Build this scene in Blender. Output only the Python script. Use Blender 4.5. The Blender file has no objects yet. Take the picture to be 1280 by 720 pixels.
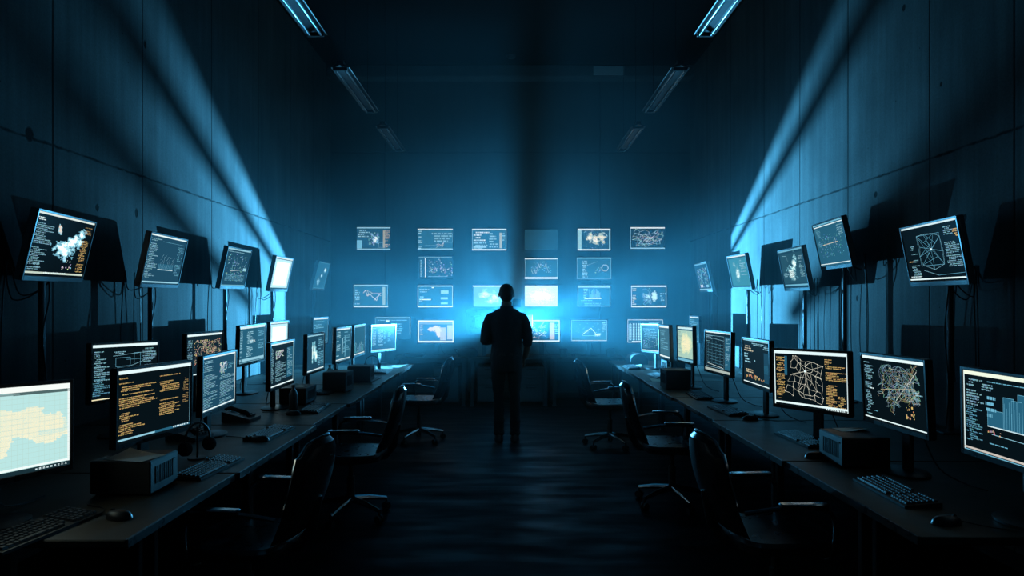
import bpy, math, random
from mathutils import Vector, Matrix, noise as mnoise
PI = math.pi
sc = bpy.context.scene
COL = sc.collection
CZ = 1.57          # eye height of the camera
F = 853.0          # focal length in 1280-wide pixels

# lamp, haze and light settings
SIDE_AZ, SIDE_A = 69, 45
HOOD = (-2.35, 2.75, .60, .735, 1.12, -.42)     # left, right, top at middle / left / right, bottom edge of the lamp opening
BLADES = [([(-2.3, .50), (0, .48)], .0048), ([(0, .49), (2.7, .92)], .0048), ([(.05, .46), (-1.2, .12)], .0042), ([(.05, .43), (.97, .06)], .0052), ([(.05, -.09), (.05, .58)], .0052)]
P_MAIN, P_SIDE, P_BACK, C_MAIN, C_BACK = 4100, 5900, 5, (.085, .53, 1.0), (.32, .76, 1.0)
HAZE, HAZE_G, HAZE_COL, HAZE_Y0 = .041, .25, (.36, .84, 1.0), 5.6

# ------------------------------------------------------------------ materials
def new_mat(name):
    m = bpy.data.materials.new(name); m.use_nodes = True
    nt = m.node_tree; nt.nodes.clear()
    out = nt.nodes.new('ShaderNodeOutputMaterial')
    return m, nt, out

def mat(name, col, rough=.5, metal=0., nscale=30., amt=.25, bump=0., coat=0., rvar=.12):
    """plain surface with a little procedural variation of colour and gloss"""
    m, nt, out = new_mat(name)
    N = nt.nodes.new; L = nt.links.new
    b = N('ShaderNodeBsdfPrincipled'); L(b.outputs[0], out.inputs[0])
    tc = N('ShaderNodeTexCoord'); nz = N('ShaderNodeTexNoise')
    nz.inputs['Scale'].default_value = nscale; nz.inputs['Detail'].default_value = 3
    L(tc.outputs['Object'], nz.inputs['Vector'])
    mx = N('ShaderNodeMix'); mx.data_type = 'RGBA'
    mx.inputs[6].default_value = (*[c*(1-amt) for c in col], 1); mx.inputs[7].default_value = (*[min(1, c*(1+amt)) for c in col], 1)
    L(nz.outputs['Fac'], mx.inputs[0]); L(mx.outputs[2], b.inputs['Base Color'])
    mr = N('ShaderNodeMapRange'); mr.inputs['To Min'].default_value = max(.02, rough-rvar); mr.inputs['To Max'].default_value = min(1, rough+rvar)
    L(nz.outputs['Fac'], mr.inputs['Value']); L(mr.outputs[0], b.inputs['Roughness'])
    b.inputs['Metallic'].default_value = metal
    b.inputs['Coat Weight'].default_value = coat
    if bump:
        bp = N('ShaderNodeBump'); bp.inputs['Strength'].default_value = bump; bp.inputs['Distance'].default_value = .002
        n2 = N('ShaderNodeTexNoise'); n2.inputs['Scale'].default_value = nscale*12
        L(tc.outputs['Object'], n2.inputs['Vector']); L(n2.outputs['Fac'], bp.inputs['Height']); L(bp.outputs[0], b.inputs['Normal'])
    return m

def concrete(name, axis, joints, hjoints, holes, base=(.17, .18, .18), rough_look=1.):
    """board-marked cast concrete: panel joints, streaks, pits and bolt holes laid out in metres"""
    m, nt, out = new_mat(name); N = nt.nodes.new; L = nt.links.new
    b = N('ShaderNodeBsdfPrincipled'); L(b.outputs[0], out.inputs[0]); b.inputs['Roughness'].default_value = .85
    b.inputs['Specular IOR Level'].default_value = .25
    g = N('ShaderNodeNewGeometry'); sp = N('ShaderNodeSeparateXYZ'); L(g.outputs['Position'], sp.inputs[0])
    u = sp.outputs[axis]; z = sp.outputs[2]
    def math_(op, a, b_=None, c=None):
        n = N('ShaderNodeMath'); n.operation = op
        for i, v in enumerate((a, b_, c)):
            if v is None: continue
            if isinstance(v, (int, float)): n.inputs[i].default_value = v
            else: L(v, n.inputs[i])
        return n.outputs[0]
    def noise(scale, detail, vec=None, rough=.5):
        n = N('ShaderNodeTexNoise'); n.inputs['Scale'].default_value = scale; n.inputs['Detail'].default_value = detail
        n.inputs['Roughness'].default_value = rough
        L(vec if vec else g.outputs['Position'], n.inputs['Vector']); return n.outputs['Fac']
    def ramp(v, a, b_, lo=0., hi=1.):
        n = N('ShaderNodeMapRange'); n.clamp = True
        n.inputs['From Min'].default_value = a; n.inputs['From Max'].default_value = b_
        n.inputs['To Min'].default_value = lo; n.inputs['To Max'].default_value = hi
        L(v, n.inputs['Value']); return n.outputs[0]
    mp = N('ShaderNodeMapping'); mp.inputs['Scale'].default_value = (7, 7, .45); L(g.outputs['Position'], mp.inputs['Vector'])
    mp2 = N('ShaderNodeMapping'); mp2.inputs['Scale'].default_value = (20, 20, 1.1); L(g.outputs['Position'], mp2.inputs['Vector'])
    cloud = noise(1.3, 5, rough=.6); streak = noise(1, 4, mp.outputs[0]); fine = noise(1, 3, mp2.outputs[0]); grain = noise(60, 3)
    v = math_('MULTIPLY', ramp(cloud, .3, .7, .72, 1.15), ramp(streak, .35, .65, .84, 1.08))
    v = math_('MULTIPLY', v, ramp(fine, .35, .7, .90, 1.06))
    v = math_('MULTIPLY', v, ramp(grain, .3, .7, .88, 1.1))
    # pits
    vo = N('ShaderNodeTexVoronoi'); vo.inputs['Scale'].default_value = 7; L(g.outputs['Position'], vo.inputs['Vector'])
    sel = N('ShaderNodeSeparateColor'); L(vo.outputs['Color'], sel.inputs[0])
    pit = math_('MAXIMUM', ramp(vo.outputs['Distance'], .03, .055), math_('LESS_THAN', sel.outputs[0], .72))
    v = math_('MULTIPLY', v, ramp(pit, 0, 1, .35, 1))
    wob = math_('MULTIPLY', math_('SUBTRACT', noise(14, 5), .5), .022)
    line = None
    for j in joints:
        d = math_('ABSOLUTE', math_('SUBTRACT', math_('ADD', u, math_('MULTIPLY', wob, .12)), j))
        line = ramp(d, .004, .012) if line is None else math_('MINIMUM', line, ramp(d, .004, .012))
    for h in hjoints:
        d = math_('ABSOLUTE', math_('SUBTRACT', math_('ADD', z, wob), h))
        d2 = math_('ADD', ramp(d, .003, .014), ramp(noise(5, 2), .45, .6, 0, .45))
        line = math_('MINIMUM', line, math_('MINIMUM', d2, 1.))
    for (hu, hz, r, sz) in holes:
        du = math_('DIVIDE', math_('SUBTRACT', u, hu), r); dz = math_('DIVIDE', math_('SUBTRACT', z, hz), r*sz)
        d = math_('SQRT', math_('ADD', math_('MULTIPLY', du, du), math_('MULTIPLY', dz, dz)))
        line = math_('MINIMUM', line, ramp(math_('ADD', d, math_('MULTIPLY', wob, 14)), .8, 1.25))
    v = math_('ADD', math_('MULTIPLY', math_('MULTIPLY', v, ramp(line, 0, 1, .16, 1)), rough_look), 1-rough_look) if rough_look < 1 else math_('MULTIPLY', v, ramp(line, 0, 1, .16, 1))
    mx = N('ShaderNodeMix'); mx.data_type = 'RGBA'; mx.blend_type = 'MULTIPLY'; mx.inputs[0].default_value = 1
    mx.inputs[6].default_value = (*base, 1)
    cc = N('ShaderNodeCombineColor'); [L(v, cc.inputs[i]) for i in range(3)]
    L(cc.outputs[0], mx.inputs[7]); L(mx.outputs[2], b.inputs['Base Color'])
    hgt = math_('ADD', math_('ADD', math_('MULTIPLY', line, .9), math_('MULTIPLY', pit, .35)), math_('ADD', math_('MULTIPLY', fine, .25), math_('MULTIPLY', grain, .12)))
    bp = N('ShaderNodeBump'); bp.inputs['Strength'].default_value = .55; bp.inputs['Distance'].default_value = .012
    L(hgt, bp.inputs['Height']); L(bp.outputs[0], b.inputs['Normal'])
    return m

def floor_mat():
    m, nt, out = new_mat('floor_coating'); N = nt.nodes.new; L = nt.links.new
    b = N('ShaderNodeBsdfPrincipled'); b.inputs['Specular IOR Level'].default_value = .03; L(b.outputs[0], out.inputs[0])
    g = N('ShaderNodeNewGeometry'); mp = N('ShaderNodeMapping'); mp.inputs['Scale'].default_value = (.9, 3.5, 1); L(g.outputs['Position'], mp.inputs['Vector'])
    n = N('ShaderNodeTexNoise'); n.inputs['Scale'].default_value = 1.6; n.inputs['Detail'].default_value = 6; L(mp.outputs[0], n.inputs['Vector'])
    mr = N('ShaderNodeMapRange'); mr.inputs['From Min'].default_value = .35; mr.inputs['From Max'].default_value = .7; mr.inputs['To Min'].default_value = .34; mr.inputs['To Max'].default_value = .7
    L(n.outputs['Fac'], mr.inputs['Value']); L(mr.outputs[0], b.inputs['Roughness'])
    mx = N('ShaderNodeMix'); mx.data_type = 'RGBA'; mx.inputs[6].default_value = (.005, .006, .007, 1); mx.inputs[7].default_value = (.014, .016, .018, 1)
    L(n.outputs['Fac'], mx.inputs[0]); L(mx.outputs[2], b.inputs['Base Color'])
    bp = N('ShaderNodeBump'); bp.inputs['Strength'].default_value = .15; bp.inputs['Distance'].default_value = .004; L(n.outputs['Fac'], bp.inputs['Height']); L(bp.outputs[0], b.inputs['Normal'])
    return m

def screen_mat(name, strength, sampled):
    m, nt, out = new_mat(name); N = nt.nodes.new; L = nt.links.new
    at = N('ShaderNodeAttribute'); at.attribute_name = 'glow'
    e = N('ShaderNodeEmission'); e.inputs['Strength'].default_value = strength
    gl = N('ShaderNodeBsdfGlossy'); gl.inputs['Color'].default_value = (.003, .003, .003, 1); gl.inputs['Roughness'].default_value = .3
    ad = N('ShaderNodeAddShader')
    L(at.outputs['Color'], e.inputs['Color']); L(e.outputs[0], ad.inputs[0]); L(gl.outputs[0], ad.inputs[1]); L(ad.outputs[0], out.inputs[0])
    m.cycles.emission_sampling = 'FRONT' if sampled else 'NONE'
    return m

M = {
 'plastic': mat('black_plastic', (.014, .015, .017), .38, nscale=40, bump=.1),
 'bezel': mat('bezel_plastic', (.018, .02, .022), .3, nscale=25),
 'grey_plastic': mat('grey_plastic', (.09, .095, .10), .42, nscale=20),
 'steel': mat('painted_steel', (.10, .11, .12), .4, .6, nscale=20),
 'chrome': mat('chrome', (.55, .57, .6), .16, 1, nscale=10, rvar=.06),
 'laminate': mat('desk_laminate', (.062, .052, .036), .5, nscale=9, amt=.3, bump=.12),
 'edge': mat('desk_edging', (.06, .06, .06), .3, nscale=20),
 'leather': mat('chair_leather', (.03, .032, .036), .3, nscale=18, bump=.3),
 'fabric': mat('dark_fabric', (.02, .022, .026), .85, nscale=60, bump=.5),
 'shirt': mat('shirt_cotton', (.018, .022, .03), .9, nscale=25, bump=.4),
 'denim': mat('trouser_cloth', (.014, .016, .022), .9, nscale=25, bump=.4),
 'skin': mat('skin', (.18, .11, .08), .55, nscale=20, amt=.12),
 'hair': mat('short_hair', (.012, .010, .009), .7, nscale=150, amt=.5, bump=.8),
 'rubber': mat('rubber', (.015, .015, .016), .6, nscale=30),
 'paper': mat('paper', (.85, .82, .68), .8, nscale=8, amt=.08),
 'keycap': mat('keycap_plastic', (.045, .046, .05), .35, nscale=60),
 'cardboard': mat('matte_black_case', (.012, .013, .014), .5, nscale=14, bump=.15),
 'tube': mat('tube_glass', (.18, .19, .2), .18, nscale=10, amt=.06, coat=.6),
 'white_metal': mat('white_enamel', (.11, .115, .12), .35, nscale=12, amt=.08),
 'cable': mat('cable_sheath', (.02, .02, .022), .4, nscale=30),
 'plaster': mat('ceiling_paint', (.03, .032, .035), .9, nscale=2, amt=.3, bump=.2),
 'screen': screen_mat('screen_glow', 1.0, False),
 'screen_lit': screen_mat('screen_backlight', 1.0, True),
}
M['lit_patch'] = mat('lit_patch_paint', (.88, .9, .9), .5, nscale=12, amt=.06)  # bright colour stands in for light falling on the beam
def glass_mat():
    m, nt, out = new_mat('clear_glass'); b = nt.nodes.new('ShaderNodeBsdfGlass'); b.inputs['IOR'].default_value = 1.45
    b.inputs['Color'].default_value = (.9, .95, .97, 1)
    n = nt.nodes.new('ShaderNodeTexNoise'); n.inputs['Scale'].default_value = 30
    r = nt.nodes.new('ShaderNodeMapRange'); r.inputs['To Min'].default_value = .0; r.inputs['To Max'].default_value = .12
    nt.links.new(n.outputs['Fac'], r.inputs['Value']); nt.links.new(r.outputs[0], b.inputs['Roughness']); nt.links.new(b.outputs[0], out.inputs[0])
    return m
M['glass'] = glass_mat()
def bulb_mat():
    m, nt, out = new_mat('lamp_emitter'); e = nt.nodes.new('ShaderNodeEmission')
    e.inputs['Color'].default_value = (.45, .8, 1, 1); e.inputs['Strength'].default_value = 6; m.cycles.emission_sampling = 'NONE'
    nt.links.new(e.outputs[0], out.inputs[0]); return m
M['bulb'] = bulb_mat()

# ------------------------------------------------------------------ mesh helper
class MB:
    def __init__(s): s.v = []; s.f = []; s.sm = []
    def add(s, vs, fs, smooth=False, mtx=None):
        k = len(s.v)
        s.v += [tuple(mtx @ Vector(p)) for p in vs] if mtx is not None else [tuple(p) for p in vs]
        s.f += [tuple(i+k for i in f) for f in fs]; s.sm += [smooth]*len(fs); return s
    def box(s, c, d, bev=0., mtx=None):
        x, y, z = c; a, b, h = d[0]/2, d[1]/2, d[2]/2
        if bev <= 0:
            vs = [(x+i*a, y+j*b, z+k*h) for k in (-1, 1) for j in (-1, 1) for i in (-1, 1)]
            return s.add(vs, [(0, 2, 3, 1), (4, 5, 7, 6), (0, 1, 5, 4), (2, 6, 7, 3), (0, 4, 6, 2), (1, 3, 7, 5)], False, mtx)
        r = min(bev, a*.99, b*.99, h*.99)
        ring = []
        for (zz, ins) in ((-h, r), (-h+r, 0), (h-r, 0), (h, r)):
            rr = []
            for (sx, sy) in ((1, 1), (-1, 1), (-1, -1), (1, -1)):
                A, B = a-ins, b-ins; q = r if ins == 0 else r*.5
                p1 = (x+sx*A, y+sy*(B-q), z+zz); p2 = (x+sx*(A-q), y+sy*B, z+zz)
                rr += [p1, p2] if sx*sy > 0 else [p2, p1]
            ring.append(rr)
        vs = [p for rr in ring for p in rr]; fs = []
        for k in range(3):
            for i in range(8):
                j = (i+1) % 8; fs.append((k*8+i, k*8+j, k*8+8+j, k*8+8+i))
        fs.append(tuple(range(7, -1, -1))); fs.append(tuple(range(24, 32)))
        return s.add(vs, fs, False, mtx)
    def tube(s, pts, r, n=10, caps=True, mtx=None, flat=None):
        P = [Vector(p) for p in pts]; rs = r if isinstance(r, (list, tuple)) else [r]*len(P)
        vs = []; up = None
        for i, p in enumerate(P):
            t = (P[min(i+1, len(P)-1)] - P[max(i-1, 0)]).normalized()
            if up is None:
                up = Vector((0, 0, 1)) if abs(t.z) < .9 else Vector((0, 1, 0))
            a = t.cross(up).normalized(); b = a.cross(t).normalized(); up = b
            for k in range(n):
                w = 2*PI*k/n; fl = flat[i] if flat else 1
                vs.append(p + a*math.cos(w)*rs[i] + b*math.sin(w)*rs[i]*fl)
        fs = []
        for i in range(len(P)-1):
            for k in range(n):
                j = (k+1) % n; fs.append((i*n+k, i*n+j, (i+1)*n+j, (i+1)*n+k))
        if caps: fs.append(tuple(range(n-1, -1, -1))); fs.append(tuple((len(P)-1)*n+k for k in range(n)))
        return s.add(vs, fs, True, mtx)
    def lathe(s, prof, n=20, o=(0, 0, 0), mtx=None):
        vs = []; fs = []
        for (r, z) in prof:
            for k in range(n): vs.append((o[0]+r*math.cos(2*PI*k/n), o[1]+r*math.sin(2*PI*k/n), o[2]+z))
        for i in range(len(prof)-1):
            for k in range(n):
                j = (k+1) % n; fs.append((i*n+k, i*n+j, (i+1)*n+j, (i+1)*n+k))
        fs.append(tuple(range(n-1, -1, -1))); fs.append(tuple((len(prof)-1)*n+k for k in range(n)))
        return s.add(vs, fs, True, mtx)
    def rings(s, rings, n=24, mtx=None):
        """stack of ellipses (cx, cy, z, rx, ry)"""
        vs = []; fs = []
        for (cx, cy, z, rx, ry) in rings:
            for k in range(n): vs.append((cx+rx*math.cos(2*PI*k/n), cy+ry*math.sin(2*PI*k/n), z))
        for i in range(len(rings)-1):
            for k in range(n):
                j = (k+1) % n; fs.append((i*n+k, i*n+j, (i+1)*n+j, (i+1)*n+k))
        fs.append(tuple(range(n-1, -1, -1))); fs.append(tuple((len(rings)-1)*n+k for k in range(n)))
        return s.add(vs, fs, True, mtx)
    def ball(s, c, r, n=14, mtx=None):
        rx, ry, rz = r if isinstance(r, (tuple, list)) else (r, r, r); m_ = n//2+1
        R = []
        for i in range(m_+1):
            a = -PI/2+PI*i/m_; k = max(math.cos(a), .02)
            R.append((c[0], c[1], c[2]+rz*math.sin(a), rx*k, ry*k))
        return s.rings(R, n, mtx)
    def build(s, name, m, parent=None, loc=None, rot=None):
        me = bpy.data.meshes.new(name); me.from_pydata(s.v, [], s.f); me.update()
        me.polygons.foreach_set('use_smooth', s.sm)
        me.materials.append(m)
        o = bpy.data.objects.new(name, me); COL.objects.link(o)
        if parent is not None: o.parent = parent
        if loc is not None: o.location = loc
        if rot is not None: o.rotation_euler = rot
        if any(s.sm) and not all(s.sm): pass
        return o

def tag(o, label=None, cat=None, group=None, kind=None):
    if label: o['label'] = label
    if cat: o['category'] = cat
    if group: o['group'] = group
    if kind: o['kind'] = kind
    return o
def thing(name, loc, rz, label, cat, group=None):
    o = bpy.data.objects.new(name, None); COL.objects.link(o); o.empty_display_size = .1
    o.location = loc; o.rotation_euler = (0, 0, rz); return tag(o, label, cat, group)
def dup(root, loc, rz, label, group=None):
    r = root.copy(); COL.objects.link(r); r.location = loc; r.rotation_euler = (0, 0, rz); r['label'] = label
    if group: r['group'] = group
    for ch in list(root.children):
        c = ch.copy(); COL.objects.link(c); c.parent = r
        for g in list(ch.children):
            d = g.copy(); COL.objects.link(d); d.parent = c
    return r
def struct(name, mb, m): return tag(mb.build(name, m), kind='structure')
def at(px, py, z=.75):
    Y = F*(CZ-z)/(py-380); return ((px-638)/F*Y, Y)

# ------------------------------------------------------------------ room
W, YB, YF, H = 3.0, 11.4, -1.3, 5.47
hl = [(4.25, 2.63, .035, 1.2), (5.47, 2.30, .02, 1.8), (6.2, 2.05, .018, 1.2), (5.6, 3.7, .02, 1.5), (4.95, 2.27, .02, 1.2), (7.4, 2.2, .015, 1.3)]
hr = [(5.6, 2.47, .022, 1.1), (5.2, 3.83, .02, 1.2), (6.35, 2.2, .014, 1.2), (4.5, 2.14, .016, 1.4), (4.75, 3.1, .014, 1.1), (6.9, 1.9, .014, 1.1), (5.9, 1.62, .02, 1.1)]
mL = concrete('concrete_left', 1, [1.0, 2.3, 3.3, 4.47, 5.56, 6.85, 8.12, 9.3, 10.4], [2.61], hl)
mR = concrete('concrete_right', 1, [1.0, 2.2, 3.1, 4.06, 4.88, 6.06, 7.07, 8.07, 9.3, 10.4], [2.61], hr)
mB = concrete('concrete_back', 0, [-2.1, 1.5], [4.1], [], (.2, .22, .22), .3)
struct('wall_left', MB().box((-W-.1, (YB+YF)/2, H/2), (.2, YB-YF+.4, H)), mL)
struct('wall_right', MB().box((W+.1, (YB+YF)/2, H/2), (.2, YB-YF+.4, H)), mR)
struct('wall_back', MB().box((0, YB+.1, H/2), (2*W, .2, H)), mB)
struct('wall_front', MB().box((0, YF-.1, H/2), (2*W, .2, H)), mat('dark_painted_wall', (.02, .021, .022), .9, nscale=2, bump=.2))

struct('floor', MB().box((0, (YB+YF)/2, -.05), (2*W+.4, YB-YF+.4, .1)), floor_mat())
struct('ceiling', MB().box((0, (YB+YF)/2, H+.05), (2*W+.4, YB-YF+.4, .1)), M['plaster'])
struct('trim_1', MB().box((0, YB-.14, H-.095), (2*W-.002, .28, .19), .01), mat('beam_concrete', (.2, .21, .21), .85, nscale=6, amt=.3, bump=.3))
struct('baseboard_left', MB().box((-W+.011, (YB+YF)/2, .05), (.02, YB-YF-.02, .1), .004), M['rubber'])
struct('baseboard_right', MB().box((W-.011, (YB+YF)/2, .05), (.02, YB-YF-.02, .1), .004), M['rubber'])
struct('baseboard_back', MB().box((0, YB-.011, .05), (2*W-.05, .02, .1), .004), M['rubber'])

# ------------------------------------------------------------------ screen pictures
WH = (.80, .98, 1.0); CYA = (.16, .48, .66); SK = (.30, .62, .76); AM = (.86, .56, .20); AMD = (.46, .31, .13)
K0 = (.002, .006, .009); K1 = (.006, .020, .032); K2 = (.013, .068, .12); K3 = (.02, .12, .20); CR = (.95, .86, .55)
class Scr:
    def __init__(s, w, h, bg, seed):
        s.w, s.h = w, h; s.q = []; s.r = random.Random(seed); s.seed = seed; s.hot = False
        s.rect(0, 0, 1, 1, bg, 0)
    def poly(s, pts, c, lay=1): s.q.append((pts, c, lay))
    def rect(s, a, b, c, d, col, lay=1): s.poly([(a, b), (c, b), (c, d), (a, d)], col, lay)
    def line(s, p, q, t, col, lay=2):
        ax, ay = p[0]*s.w, p[1]*s.h; bx, by = q[0]*s.w, q[1]*s.h
        dx, dy = bx-ax, by-ay; l = math.hypot(dx, dy) or 1e-6; nx, ny = -dy/l*t/2, dx/l*t/2
        s.poly([((ax-nx)/s.w, (ay-ny)/s.h), ((bx-nx)/s.w, (by-ny)/s.h), ((bx+nx)/s.w, (by+ny)/s.h), ((ax+nx)/s.w, (ay+ny)/s.h)], col, lay)
    def frame(s, a, b, c, d, t, col):
        for p, q in (((a, b), (c, b)), ((c, b), (c, d)), ((c, d), (a, d)), ((a, d), (a, b))): s.line(p, q, t, col)
    def text(s, a, top, c, n, lh, col, fill=.7, ch=.010, gap=.12, th=.52):
        """rows of unreadable glyph strokes"""
        for i in range(n):
            if s.r.random() < gap: continue
            y1 = top-i*lh; y0 = y1-lh*th; ind = s.r.choice((0, 0, .02, .04)) * (c-a)/.3
            x = a+ind; end = a+(c-a)*min(1, fill*(.45+s.r.random()*.9))
            k = .75+.25*s.r.random()
            while x < end:
                wl = ch*s.r.randint(1, 5)
                s.rect(x, y0, min(x+wl, end), y1, tuple(t*k for t in col), 2); x += wl+ch*.7
    def glyphs(s, a, top, c, n, lh, col, fill=.75, ch=.0052):
        for i in range(n):
            if s.r.random() < .1: continue
            y1 = top-i*lh; x = a+s.r.choice((0, 0, .01, .03)); end = a+(c-a)*min(1, fill*(.4+s.r.random()))
            while x < end:
                if s.r.random() < .84:
                    hh = lh*(.34+.3*s.r.random()); s.rect(x, y1-hh, x+ch*.7, y1, tuple(t*(.7+.3*s.r.random()) for t in col), 2)
                x += ch
    def field(s, fn, a, b, c, d, nu, nv, lay=1):
        for j in range(nv):
            v0 = b+(d-b)*j/nv; v1 = b+(d-b)*(j+1)/nv; run = None; st = 0
            for i in range(nu+1):
                col = fn((i+.5)/nu, (j+.5)/nv) if i < nu else None
                if col != run:
                    if run is not None: s.rect(a+(c-a)*st/nu, v0, a+(c-a)*i/nu, v1, run, lay)
                    run, st = col, i
    def nz(s, u, v, k): return mnoise.noise(Vector((u*k+s.seed*7.3, v*k+s.seed*3.1, s.seed)))
    def blob(s, ells, a, b, c, d, cols, k=6, nu=44, nv=30, rough=.55, base=0.):
        def fn(u, v):
            m = -9
            for (cx, cy, rx, ry, an) in ells:
                x, y = u-cx, v-cy; ca, sa = math.cos(an), math.sin(an); X, Y = (x*ca+y*sa)/rx, (-x*sa+y*ca)/ry
                m = max(m, 1-math.hypot(X, Y))
            t = m+rough*(s.nz(u, v, k)+.5*s.nz(u, v, k*2.7))+base
            if t < 0: return None
            return cols[min(len(cols)-1, int(t/.28))]
        s.field(fn, a, b, c, d, nu, nv)
    def net(s, a, b, c, d, n, col, t=.0018, hub=None, extra=0, curve=False):
        R = s.r; P = [(a+(c-a)*R.random(), b+(d-b)*R.random()) for _ in range(n)]
        for i, p in enumerate(P):
            ds = sorted(range(n), key=lambda j: (P[j][0]-p[0])**2+(P[j][1]-p[1])**2)
            for j in ds[1:3+extra]: s.line(p, P[j], t, tuple(q*(.6+.4*R.random()) for q in col))
            s.rect(p[0]-.005, p[1]-.007, p[0]+.005, p[1]+.007, col, 3)
        if hub:
            for i in range(0, n, 3): s.line(hub, P[i], t, col)
            for k in range(6): s.rect(hub[0]-.016+.002*k, hub[1]-.02+.005*k, hub[0]+.014-.002*k, hub[1]+.02-.004*k, WH, 3)
    def streets(s, a, b, c, d, col):
        R = s.r; n = 7; P = {}
        for i in range(n):
            for j in range(n):
                u, v = i/(n-1), j/(n-1); x = .5+(u-.5)*.92+(v-.5)*.20*(1-u); y = .5+(v-.5)*.86-(u-.5)*.22
                P[i, j] = (a+(c-a)*(x+R.uniform(-.045, .045)), b+(d-b)*(y+R.uniform(-.05, .05)))
        for (i, j), p in P.items():
            for q in ((i+1, j), (i, j+1), (i+1, j+1)):
                if q in P and R.random() < (.84 if q != (i+1, j+1) else .22):
                    e = P[q]; m = ((p[0]+e[0])/2+R.uniform(-.012, .012), (p[1]+e[1])/2+R.uniform(-.018, .018)); k = R.uniform(.45, 1); cc = tuple(t*k for t in col)
                    s.line(p, m, .0017, cc); s.line(m, e, .0017, cc)
            if R.random() < .6: s.rect(p[0]-.004, p[1]-.006, p[0]+.004, p[1]+.006, col, 3)
        h = P[3, 4]
        for q in ((0, 6), (6, 6), (5, 2), (2, 1), (6, 4), (1, 3), (4, 0)): s.line(h, P[q], .0016, tuple(t*.8 for t in col))
        for k in range(5): s.rect(h[0]-.016+.003*k, h[1]-.02+.007*k, h[0]+.014-.003*k, h[1]+.012-.001*k, WH, 3)
    def curves(s, a, b, c, d, n, col, t=.0014, shp=None):
        R = s.r
        for i in range(n):
            x = a+(c-a)*(.15+.7*R.random()); y = b+(d-b)*(.15+.7*R.random()); an = R.random()*6.3; tw = R.uniform(-.5, .5)
            for k in range(14):
                nx = x+math.cos(an)*.03; ny = y+math.sin(an)*.04; an += tw*.8+R.uniform(-.35, .35)
                if not (a < nx < c and b < ny < d): an += 2.2; continue
                if shp and not shp((nx-a)/(c-a), (ny-b)/(d-b)): an += 2.4; continue
                s.line((x, y), (nx, ny), t, tuple(q*(.5+.5*R.random()) for q in col)); x, y = nx, ny
    def chart(s, a, b, c, d, n, col, t=.0018, amp=1.):
        y = .4; pv = None
        for i in range(n+1):
            y = min(1, max(0, y+s.r.uniform(-.3, .3)*amp)); p = (a+(c-a)*i/n, b+(d-b)*y)
            if pv: s.line(pv, p, t, col)
            pv = p
    def bars(s, a, b, c, d, n, col, fillw=.6, lo=.1):
        for i in range(n):
            h = lo+(1-lo)*s.r.random(); x = a+(c-a)*i/n; s.rect(x, b, x+(c-a)/n*fillw, b+(d-b)*h, tuple(q*(.6+.4*s.r.random()) for q in col))
    def dots(s, a, b, c, d, n, col, r=.006):
        for i in range(n):
            x = s.r.uniform(a, c); y = s.r.uniform(b, d)*1.; k = r*s.r.uniform(.5, 1.4); s.rect(x-k, y-k*1.4, x+k, y+k*1.4, tuple(q*(.4+.6*s.r.random()) for q in col), 3)
    def top(s, col=WH, h=.035): s.rect(.0, 1-h, 1, 1, col, 2)
    def bot(s, col=WH, h=.03, y=.0): s.rect(0, y, 1, y+h, col, 2)
    def icons(s, a, c, y, n, col=WH):
        for i in range(n):
            x = a+(c-a)*i/n; s.rect(x, y, x+(c-a)/n*.55, y+.018+.008*s.r.random(), col, 3)
    def build(s, parent, mtx, name='screen', lab=None):
        V = []; Fc = []; C = []; mi = []
        for (pts, c, lay) in s.q:
            k = len(V)
            for (u, v) in pts:
                V.append(mtx @ Vector(((min(1.0, max(0., u))-.5)*s.w, -.0002*lay-.0001, (min(1., max(0., v))-.5)*s.h)))
            Fc.append((k, k+1, k+2, k+3)); C.append(c)
            xs = [p[0] for p in pts]; ys = [p[1] for p in pts]
            mi.append(1 if (max(c) > .25 and (max(xs)-min(xs))*(max(ys)-min(ys)) > .02) else 0)
        me = bpy.data.meshes.new(name); me.from_pydata(V, [], Fc)
        at_ = me.color_attributes.new('glow', 'FLOAT_COLOR', 'CORNER')
        buf = []
        for c in C: buf += [c[0], c[1], c[2], 1.]*4
        at_.data.foreach_set('color', buf)
        me.materials.append(M['screen']); me.materials.append(M['screen_lit']); me.polygons.foreach_set('material_index', mi); me.update()
        o = bpy.data.objects.new(name, me); COL.objects.link(o); o.parent = parent
        if lab: o['label'] = lab
        return o

# picture recipes ---------------------------------------------------
def p_bright_map(s):
    pale = (.50, .80, .78); s.rect(0, .05, 1, .93, pale, 1)
    E = [(.58, .62, .3, .2, .5), (.82, .52, .2, .2, .2), (.3, .35, .32, .18, .5), (.1, .25, .25, .2, .2)]
    s.blob(E, 0, .05, 1, .88, [(1.0, .92, .64), (.98, .9, .62)], 7, 90, 46, .45)
    for i in range(1, 24): s.line((i/24, .06), (i/24, .9), .0007, (.45, .62, .55), 3)
    for i in range(1, 15): s.line((0, .05+i*.058), (1, .05+i*.058), .0007, (.45, .62, .55), 3)
    s.rect(0, .935, 1, 1, (.95, 1, .95), 3); s.rect(.55, .9, 1, .935, (.08, .14, .14), 3); s.rect(0, .905, .6, .925, (.2, .32, .32), 3)
    s.rect(0, .055, 1, .08, (.9, 1, .98), 3); s.rect(.982, .05, 1, 1, (.85, .95, .92), 3); s.rect(0, 0, 1, .05, (.01, .03, .04), 3); s.icons(.72, .99, .012, 9)
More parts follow.
